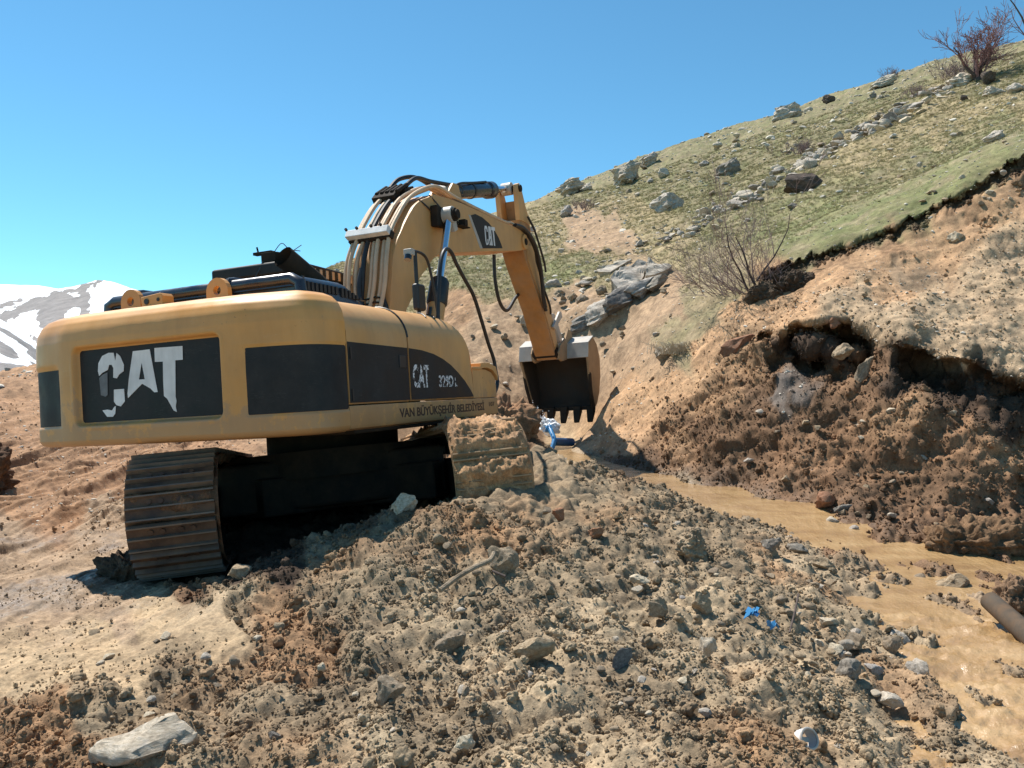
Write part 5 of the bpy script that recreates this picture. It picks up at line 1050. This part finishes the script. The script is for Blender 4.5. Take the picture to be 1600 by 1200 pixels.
for sd_ in (-1, 1):
    gx = sd_*1.325; mat = M_STEEL
    tr = up_('track', MB().box((gx-.16, -1.9, .30), (gx+.16, 1.9, .74)), mat, bevel=.04); tr.name = 'track'
    if sd_ > 0: tr['label'] = 'right track caked in wet tan mud'
    for k in range(NSH):
        y, z, a = track_pos(k*pitch+.03); o = link('track_shoe', sh[sd_], tr); o.location = (gx, y, z); o.rotation_euler = (a+random.uniform(-.02, .02), 0, 0)
    for y, nm in ((-Lh, 'sprocket'), (Lh, 'idler_wheel')):
        w = MB(); w.tube([(gx-.06, y, zc_), (gx+.06, y, zc_)], .40, 32); w.tube([(gx-.14, y, zc_), (gx+.14, y, zc_)], .24, 24)
        if nm == 'sprocket':
            for q_ in range(18):
                a = q_*math.pi/9; w.box((gx-.05, y-.035, zc_+.38), (gx+.05, y+.035, zc_+.45), Matrix.Rotation(a, 3, 'X'), (gx, y, zc_))
        w.build(nm, M_STEEL, tr, bevel=.008)
    for k in range(8):
        y = -1.45+k*.414; w = MB(); w.tube([(gx-.17, y, .185), (gx+.17, y, .185)], .11, 18); w.tube([(gx-.2, y, .185), (gx+.2, y, .185)], .05, 12); w.build('track_roller', M_STEEL, tr, bevel=.006)
    for y in (-.7, .7): MB().tube([(gx-.12, y, .87), (gx+.12, y, .87)], .085, 16).build('carrier_roller', M_STEEL, tr)
    ch_ = MB()
    for k in range(NSH):
        for x in (gx-.1, gx+.1):
            y, z, a = track_pos(k*pitch+.03); c_ = Vector((x, y, z)); ch_.box((x-.025, y-pitch*.5, z-.11), (x+.025, y+pitch*.5, z-.01), Matrix.Rotation(a, 3, 'X'), c_)
    ch_.build('track_chain', M_STEEL, tr)
    if True:                                              # mud packed over the shoes: thick on the right track, patchy on the left
        ns, nx_ = 330, 90; S_, X_ = np.meshgrid(np.linspace(-1.95, 3.6, ns), np.linspace(-SW-.01, SW+.03, nx_), indexing='ij')
        Pm_ = np.array([track_pos(s_) for s_ in S_.ravel()]); q3_ = np.stack([X_.ravel()*3.2, S_.ravel()*5, X_.ravel()*0], -1)
        e_ = np.minimum(1, np.minimum(X_.ravel()+SW+.01, SW+.03-X_.ravel())/.05); e2_ = np.minimum(1, np.minimum(S_.ravel()+1.95, 3.6-S_.ravel())/.1)
        band = .5+.5*np.cos((S_.ravel()-.03)/pitch*2*math.pi+.6*fbm(q3_*.5, 2))
        h_ = (.02+.05*fbm(q3_, 4, gain=.6)+.05*np.abs(fbm(q3_*2.2, 4, gain=.6))+.02*np.abs(fbm(q3_*7, 2))+.05*band*(fbm(q3_*.6+5, 2)+.5))
        h_ = np.minimum(h_, .13)*e_*e2_ if sd_ > 0 else (.060*fbm(q3_*.8+9, 4, gain=.65)-.030)*e_*e2_-.012*(1-e_*e2_)
        N_y, N_z = -np.sin(-Pm_[:, 2])*-1, np.cos(Pm_[:, 2])
        ny_, nz_ = -np.sin(Pm_[:, 2]), np.cos(Pm_[:, 2]); rr_ = (.028 if sd_ > 0 else .030)+h_
        Vm = np.stack([gx+X_.ravel(), Pm_[:, 0]+ny_*rr_, Pm_[:, 1]+nz_*rr_], -1)
        cm_ = np.array([.40, .24, .125] if sd_ > 0 else [.15, .08, .045])*(1+.4*fbm(q3_*1.5, 3))[:, None]
        mud = link('mud_cake', np_mesh('mud_cake', Vm, grid_quads(ns, nx_)[:, ::-1], M_SOIL, True, {'col': cm_, 'wet': np.clip(fbm(q3_*.7, 3)+.2, 0, .9)}), tr, kind='stuff')
#@@EXC-END
#@@VEG-BEGIN
# ------------------------------------------------------------------ bare shrubs and trees
def branches(rs, start, direc, length, r0, depth, out, spread=.6, up=.15, nseg=5, kids=4, thin=.0022):
    p = Vector(start); d = Vector(direc).normalized(); pts = [p.copy()]; rr = [r0]
    for k in range(nseg):
        d = (d+Vector((rs.gauss(0, .16), rs.gauss(0, .16), rs.gauss(up*.25, .12)))).normalized(); p = p+d*length/nseg; pts.append(p.copy()); rr.append(max(thin, r0*(1-.7*(k+1)/nseg)))
    out.append((pts, rr, depth))
    if depth > 0:
        for k in range(kids+rs.randint(-1, 1)):
            i = rs.randint(1, nseg); q = pts[i]; nd = (d+Vector((rs.gauss(0, spread), rs.gauss(0, spread), rs.gauss(up, spread*.6)))).normalized()
            branches(rs, q, nd, length*rs.uniform(.45, .75), max(thin, rr[i]*.65), depth-1, out, spread, up, max(3, nseg-1), kids, thin)
def plant(name, label, cat, px, py, parts, seed, group=None):
    """parts: list of (part name, material, list of stems(start dir length radius depth kids spread up))"""
    Y, p = hit(px, py); root = tag(link(name, None), label, cat, group); root.location = p; rs = random.Random(seed); pools = {}
    for stem in parts:
        out = []; branches(rs, *stem[:5], out, spread=stem[6], up=stem[7], kids=stem[5], thin=stem[8])
        for pts, rr, dep in out: pools.setdefault('trunk' if (dep == stem[4] and stem[9]) else 'twigs', []).append((pts, rr))
    for nm, L in pools.items():
        b = MB()
        for pts, rr in L: b.tube(pts, rr, 6 if nm == 'trunk' else 4, caps=False)
        b.build(nm, M_BARK if nm == 'trunk' else (M_TWIGR if name == 'tree' else M_TWIG), root, recalc=False)
    return root
rs = random.Random(11)
stems = [((.1, 0, -.1), (.08, 0, 1), 1.15, .028, 3, 4, .55, .25, .0026, True), ((.05, .05, -.1), (-.55, .1, 1), 1.3, .024, 3, 4, .5, .25, .0026, True), ((.12, 0, .2), (.5, 0, 1), 1.35, .02, 3, 3, .5, .3, .0026, True)]
for k in range(46):
    a = rs.uniform(-.5, 1.2); stems.append(((rs.gauss(0, .35)-.15, rs.gauss(0, .25), -.05), (-.75*rs.random()-.15*a, rs.gauss(0, .4), rs.uniform(.15, .9)), rs.uniform(.6, 1.15), .007, 2, 4, .4, .1, .0019, False))
plant('shrub', 'bare reddish brown shrub at the turf edge above the cut bank', 'shrub', 1172, 458, stems, 5)
tst = [((.0, 0, -.2), (-.05, 0, 1), 1.9, .17, 4, 5, .6, .2, .008, True), ((.12, .1, -.2), (.25, 0, 1), 1.5, .13, 4, 5, .65, .15, .008, True), ((-.1, 0, .3), (-.75, .1, .75), 1.7, .08, 3, 5, .6, .15, .008, True), ((.1, 0, .6), (1.0, -.1, .5), 1.9, .08, 3, 5, .6, .1, .008, True)]
plant('tree', 'bare gnarled tree with reddish twigs on the hilltop at the right', 'tree', 1527, 128, tst, 21)
tst2 = [((0, 0, 0), (.1, 0, 1), 3.2, .11, 4, 4, .55, .15, .007, True), ((.1, 0, .8), (-.55, 0, .8), 3.0, .06, 3, 4, .55, .1, .007, True)]
plant('tree', 'bare thin tree at the right picture edge with branches reaching in', 'tree', 1625, 110, tst2, 33)
def low_bush(label, px, py, wm, seed, n=40, h=.7):
    rs = random.Random(seed); st = []
    for k in range(n): x = rs.gauss(0, wm); st.append(((x, rs.gauss(0, wm*.5), -.05), (rs.gauss(0, .5), rs.gauss(0, .4), 1), rs.uniform(.5, 1)*h, .012, 2, 4, .55, .15, .005, False))
    plant('bush', label, 'bush', px, py, st, seed)
low_bush('low reddish bush left of the hilltop tree', 1488, 122, .5, 41, 44, .8)
low_bush('small grey twiggy bush beside the stone wall', 1252, 240, .38, 42, 34, .55)
low_bush('grey twiggy bush by the upper end of the stone wall', 1438, 154, .5, 43, 34, .45)
low_bush('tiny dry bush on the thin skyline ledge', 1393, 122, .3, 44, 24, .5)
low_bush('small dark dry bush next to the boulder right of the arm', 912, 326, .22, 45, 26, .4)
M_STRAW = simple('dry_straw', (.46, .40, .30), .8, var=.25)
def grass_clump(label, px, py, wm, seed, n, h):
    rs = random.Random(seed); Y, p = hit(px, py); b = MB()
    for k in range(n):
        x, y = rs.gauss(0, wm), rs.gauss(0, wm*.5); a = Vector((x, y, -.02)); d = Vector((rs.gauss(-.15, .35), rs.gauss(-.25, .3), 1))*h*rs.uniform(.5, 1)
        b.tube([a, a+d*.55, a+d+Vector((d.x*.5, d.y*.5, -h*.15))], [.006, .005, .002], 3, caps=False)
    o = b.build('grass_clump', M_STRAW, recalc=False); o.location = p; tag(o, label, 'grass clump')
grass_clump('pale dry grass clump low on the slope right of the bucket', 1062, 552, .2, 46, 320, .28)
# dark root clump hanging from the scarp beside the shrub
def heap(name, label, cat, px, py, sx, sy, szz, colr, seed, up=.0, n=90):
    Y, p = hit(px, py); bm = bmesh.new(); bmesh.ops.create_icosphere(bm, subdivisions=6, radius=1); P = np.array([v.co[:] for v in bm.verts]); Q_ = [[v.index for v in f.verts] for f in bm.faces]; bm.free()
    nn = P/np.array([sx, sy, szz]); nn /= np.linalg.norm(nn, axis=1, keepdims=True); P = P*np.array([sx, sy, szz]); mS = min(sx, sy, szz); q = P*(.45/mS)+seed*3.3; q2 = P*6+seed
    P = P+nn*(mS*(.55*fbm(q*1.6, 3)+.5*np.abs(fbm(q*3.4, 4, gain=.6)))+.02*fbm(q2*1.6, 4, gain=.65))[:, None]
    c = np.array(colr)*(1+.3*fbm(q, 3))[:, None]
    o = link(name, np_mesh(name, P, Q_, M_SOIL, True, {'col': c, 'wet': np.zeros(len(P))})); o.location = p+Vector((0, 0, up)); return tag(o, label, cat)
heap('soil_clump', 'dark root filled soil clump under the bare shrub', 'soil clump', 1198, 462, .32, .25, .17, (.10, .072, .048), 3)
heap('soil_clump', 'black turf sod hanging from the scarp right of the shrub', 'soil clump', 1236, 448, .3, .25, .2, (.06, .042, .028), 8)
heap('soil_heap', 'dark brown lump of wet soil cut off by the left picture edge', 'soil heap', -32, 768, .36, .4, .44, (.13, .075, .045), 15, .1)
heap('soil_heap', 'reddish soil heap between right track and bucket', 'soil heap', 758, 668, .7, .7, .33, (.27, .16, .09), 25, .05)
heap('soil_clump', 'tall clod with a long shadow on the right of the soil heap', 'soil clump', 1080, 868, .09, .09, .17, (.33, .255, .17), 35, .04)
heap('soil_clump', 'dark muddy clump beside the left track', 'soil clump', 205, 895, .2, .2, .13, (.11, .075, .05), 45, .02)
heap('soil_heap', 'brown soil overhang above the calm water at the right', 'soil heap', 1545, 866, .62, .3, .22, (.20, .125, .07), 55, .12)
heap('mud_bank', 'grey mud island in the water left of the tube', 'mud bank', 1502, 955, .4, .22, .09, (.33, .25, .17), 65, 0)

# ------------------------------------------------------------------ pipes and litter
def at(px, py, Y): return Vector(((px-800)/F*Y, Y, EYE+(600-py)/F*Y))
A_, B_ = at(1546, 938, 6.25), at(1640, 1022, 5.6)
tb2 = MB(); tb2.tube([A_, A_.lerp(B_, .5), B_], [.07, .075, .075], 20, caps=False); tb2.tube([A_, B_], [.058, .058], 20); tag(tb2.build('concrete_pipe', paint('concrete', (.085, .07, .055), .9, (.16, .10, .06), .8, spec=.15, scale=8)), 'grey muddy pipe sticking in from the right edge over the water', 'pipe')
heap('soil_clump', 'brown soil lying on the grey pipe at the right edge', 'soil clump', 1600, 975, .25, .16, .12, (.2, .13, .08), 75, .22)
# burst blue water pipe
Yp, pp_ = hit(872, 706); Yp -= .5
pr = tag(link('water_pipe', None), 'broken blue plastic water pipe lying below the bucket teeth', 'pipe'); pr.location = at(868, 690, Yp); L0 = pr.location.copy()
MB().tube([p-L0 for p in smooth_path([at(858, 666, Yp+.3), at(862, 676, Yp+.15), at(866, 688, Yp), at(862, 702, Yp-.1)], 6)], .045, 14).build('pipe_end', M_BLUE, pr)
MB().tube([at(866, 690, Yp)-L0, at(894, 691, Yp+.3)-L0], .075, 16).build('pipe_body', simple('dark_blue_plastic', (.02, .07, .16), .5), pr)
MB().tube([at(852, 671, Yp+.3)-L0, at(860, 671, Yp+.3)-L0], .06, 12).build('pipe_socket', M_BLUE, pr)
# gushing white water
wmw = MT('white_water', .25, spec=.6); wmw.color((.82, .85, .88)); wmw.bump(wmw.noise(20, 4), .8, .03)
bm = bmesh.new(); bmesh.ops.create_icosphere(bm, subdivisions=5, radius=1); P = np.array([v.co[:] for v in bm.verts]); Qf = [[v.index for v in f.verts] for f in bm.faces]; bm.free()
P = P*(1+.38*fbm(P*1.8, 4, gain=.5))[:, None]*np.array([.19, .26, .15]); P[:, 2] += .35*np.maximum(0, -P[:, 0])
sp_ = link('gushing_water', np_mesh('gushing_water', P, Qf, wmw.m), kind='stuff'); sp_.location = at(858, 668, Yp+.6)
bm = bmesh.new(); bmesh.ops.create_icosphere(bm, subdivisions=2, radius=1); dm = bpy.data.meshes.new('drop'); bm.to_mesh(dm); bm.free(); dm.materials.append(wmw.m)
dp = np.array([at(RNG.normal(838, 9), RNG.normal(655, 10), Yp+.3+RNG.normal(0, .1))[:] for k in range(160)]); scatter('water_drops', dp, dp*0, RNG.uniform(.005, .016, (160, 1))*np.ones((1, 3)), dp*0+.8, [dm])
def scrap(label, px, py, w, seed):
    Y, p = hit(px, py); rs = random.Random(seed); b = MB(); s = w*Y/F
    for k in range(9):
        a = rs.uniform(0, 6.28); c = Vector((rs.gauss(0, s*.3), rs.gauss(0, s*.2), rs.uniform(0, s*.35))); d = Vector((math.cos(a), math.sin(a), rs.uniform(-.3, .6)))*s*.3; e = Vector((-d.y, d.x, rs.uniform(-.02, .05)))*.6
        b.add([c-d-e, c+d-e*.6, c+d*.8+e, c-d*.9+e*.7, c-d-e+Vector((0, 0, .004)), c+d-e*.6+Vector((0, 0, .004)), c+d*.8+e+Vector((0, 0, .004)), c-d*.9+e*.7+Vector((0, 0, .004))], [(0, 1, 2, 3), (7, 6, 5, 4), (0, 4, 5, 1), (1, 5, 6, 2), (2, 6, 7, 3), (3, 7, 4, 0)])
    o = b.build('plastic_scrap', M_BLUE); o.location = p+Vector((0, -.02, .035)); tag(o, label, 'plastic scrap')
scrap('larger crumpled blue plastic scrap on the right of the soil heap', 1174, 968, 19, 1); scrap('small blue plastic scrap just below the larger one', 1204, 986, 11, 2)
Y, p = hit(1262, 1172); s = Y/F
can = tag(link('crushed_can', None), 'crushed white tin can lying at the bottom right of the soil heap', 'can'); can.location = p+Vector((0, -.02, .055)); can.rotation_euler = (rad(62), rad(12), rad(25))
b = MB(); b.tube([(0, 0, -.05), (0, 0, .0)], [15*s, 17*s], 20, caps=False); b.build('can_wall', M_WHT, can)
tr_ = MB(); n_ = 24
tr_.tube([(17*s*math.cos(2*math.pi*k/n_), 15*s*math.sin(2*math.pi*k/n_), 0) for k in range(n_+1)], .006, 8, caps=False); tr_.build('can_rim', M_GREYST, can); MB().box((-.004-9*s, -.01, -.03), (9*s, .01, -.024)).build('can_tab', M_GREYST, can)
def stick_thing(name, label, cat, marks, r, mat, lift=.03):
    P_ = [hit(a, b_)[1]+Vector((0, -.02, lift+c)) for a, b_, c in marks]; tag(MB().tube(smooth_path(P_, 5), r, 8).build(name, mat), label, cat)
stick_thing('root', 'pale bent root lying across the middle of the soil heap', 'root', [(688, 938, .02), (715, 922, .04), (742, 908, .05), (765, 900, .06), (772, 892, .08)], .016, M_TAN, .04)
stick_thing('twig', 'thin dark twig standing on the shore right of the heap', 'twig', [(1232, 992, 0), (1240, 975, .06), (1246, 960, .12)], .006, M_BARK, .02)
stick_thing('twig', 'short dark stick lying at the right end of the pale root', 'twig', [(770, 906, .03), (790, 915, .03)], .008, M_BARK, .03)
def slab_thing(label, px, py, w, h, mat, seed):
    Y, p = hit(px, py); s = Y/F; me = rock_mesh('plank', seed, mat, 3, 6); o = tag(link('wood_plank', me), label, 'plank'); o.scale = (w*s/2, .05, h*s/2); o.location = p+Vector((0, 0, .04)); o.rotation_euler = (0, -.5, .2)
#@@FLOOR
#@@VEG-END
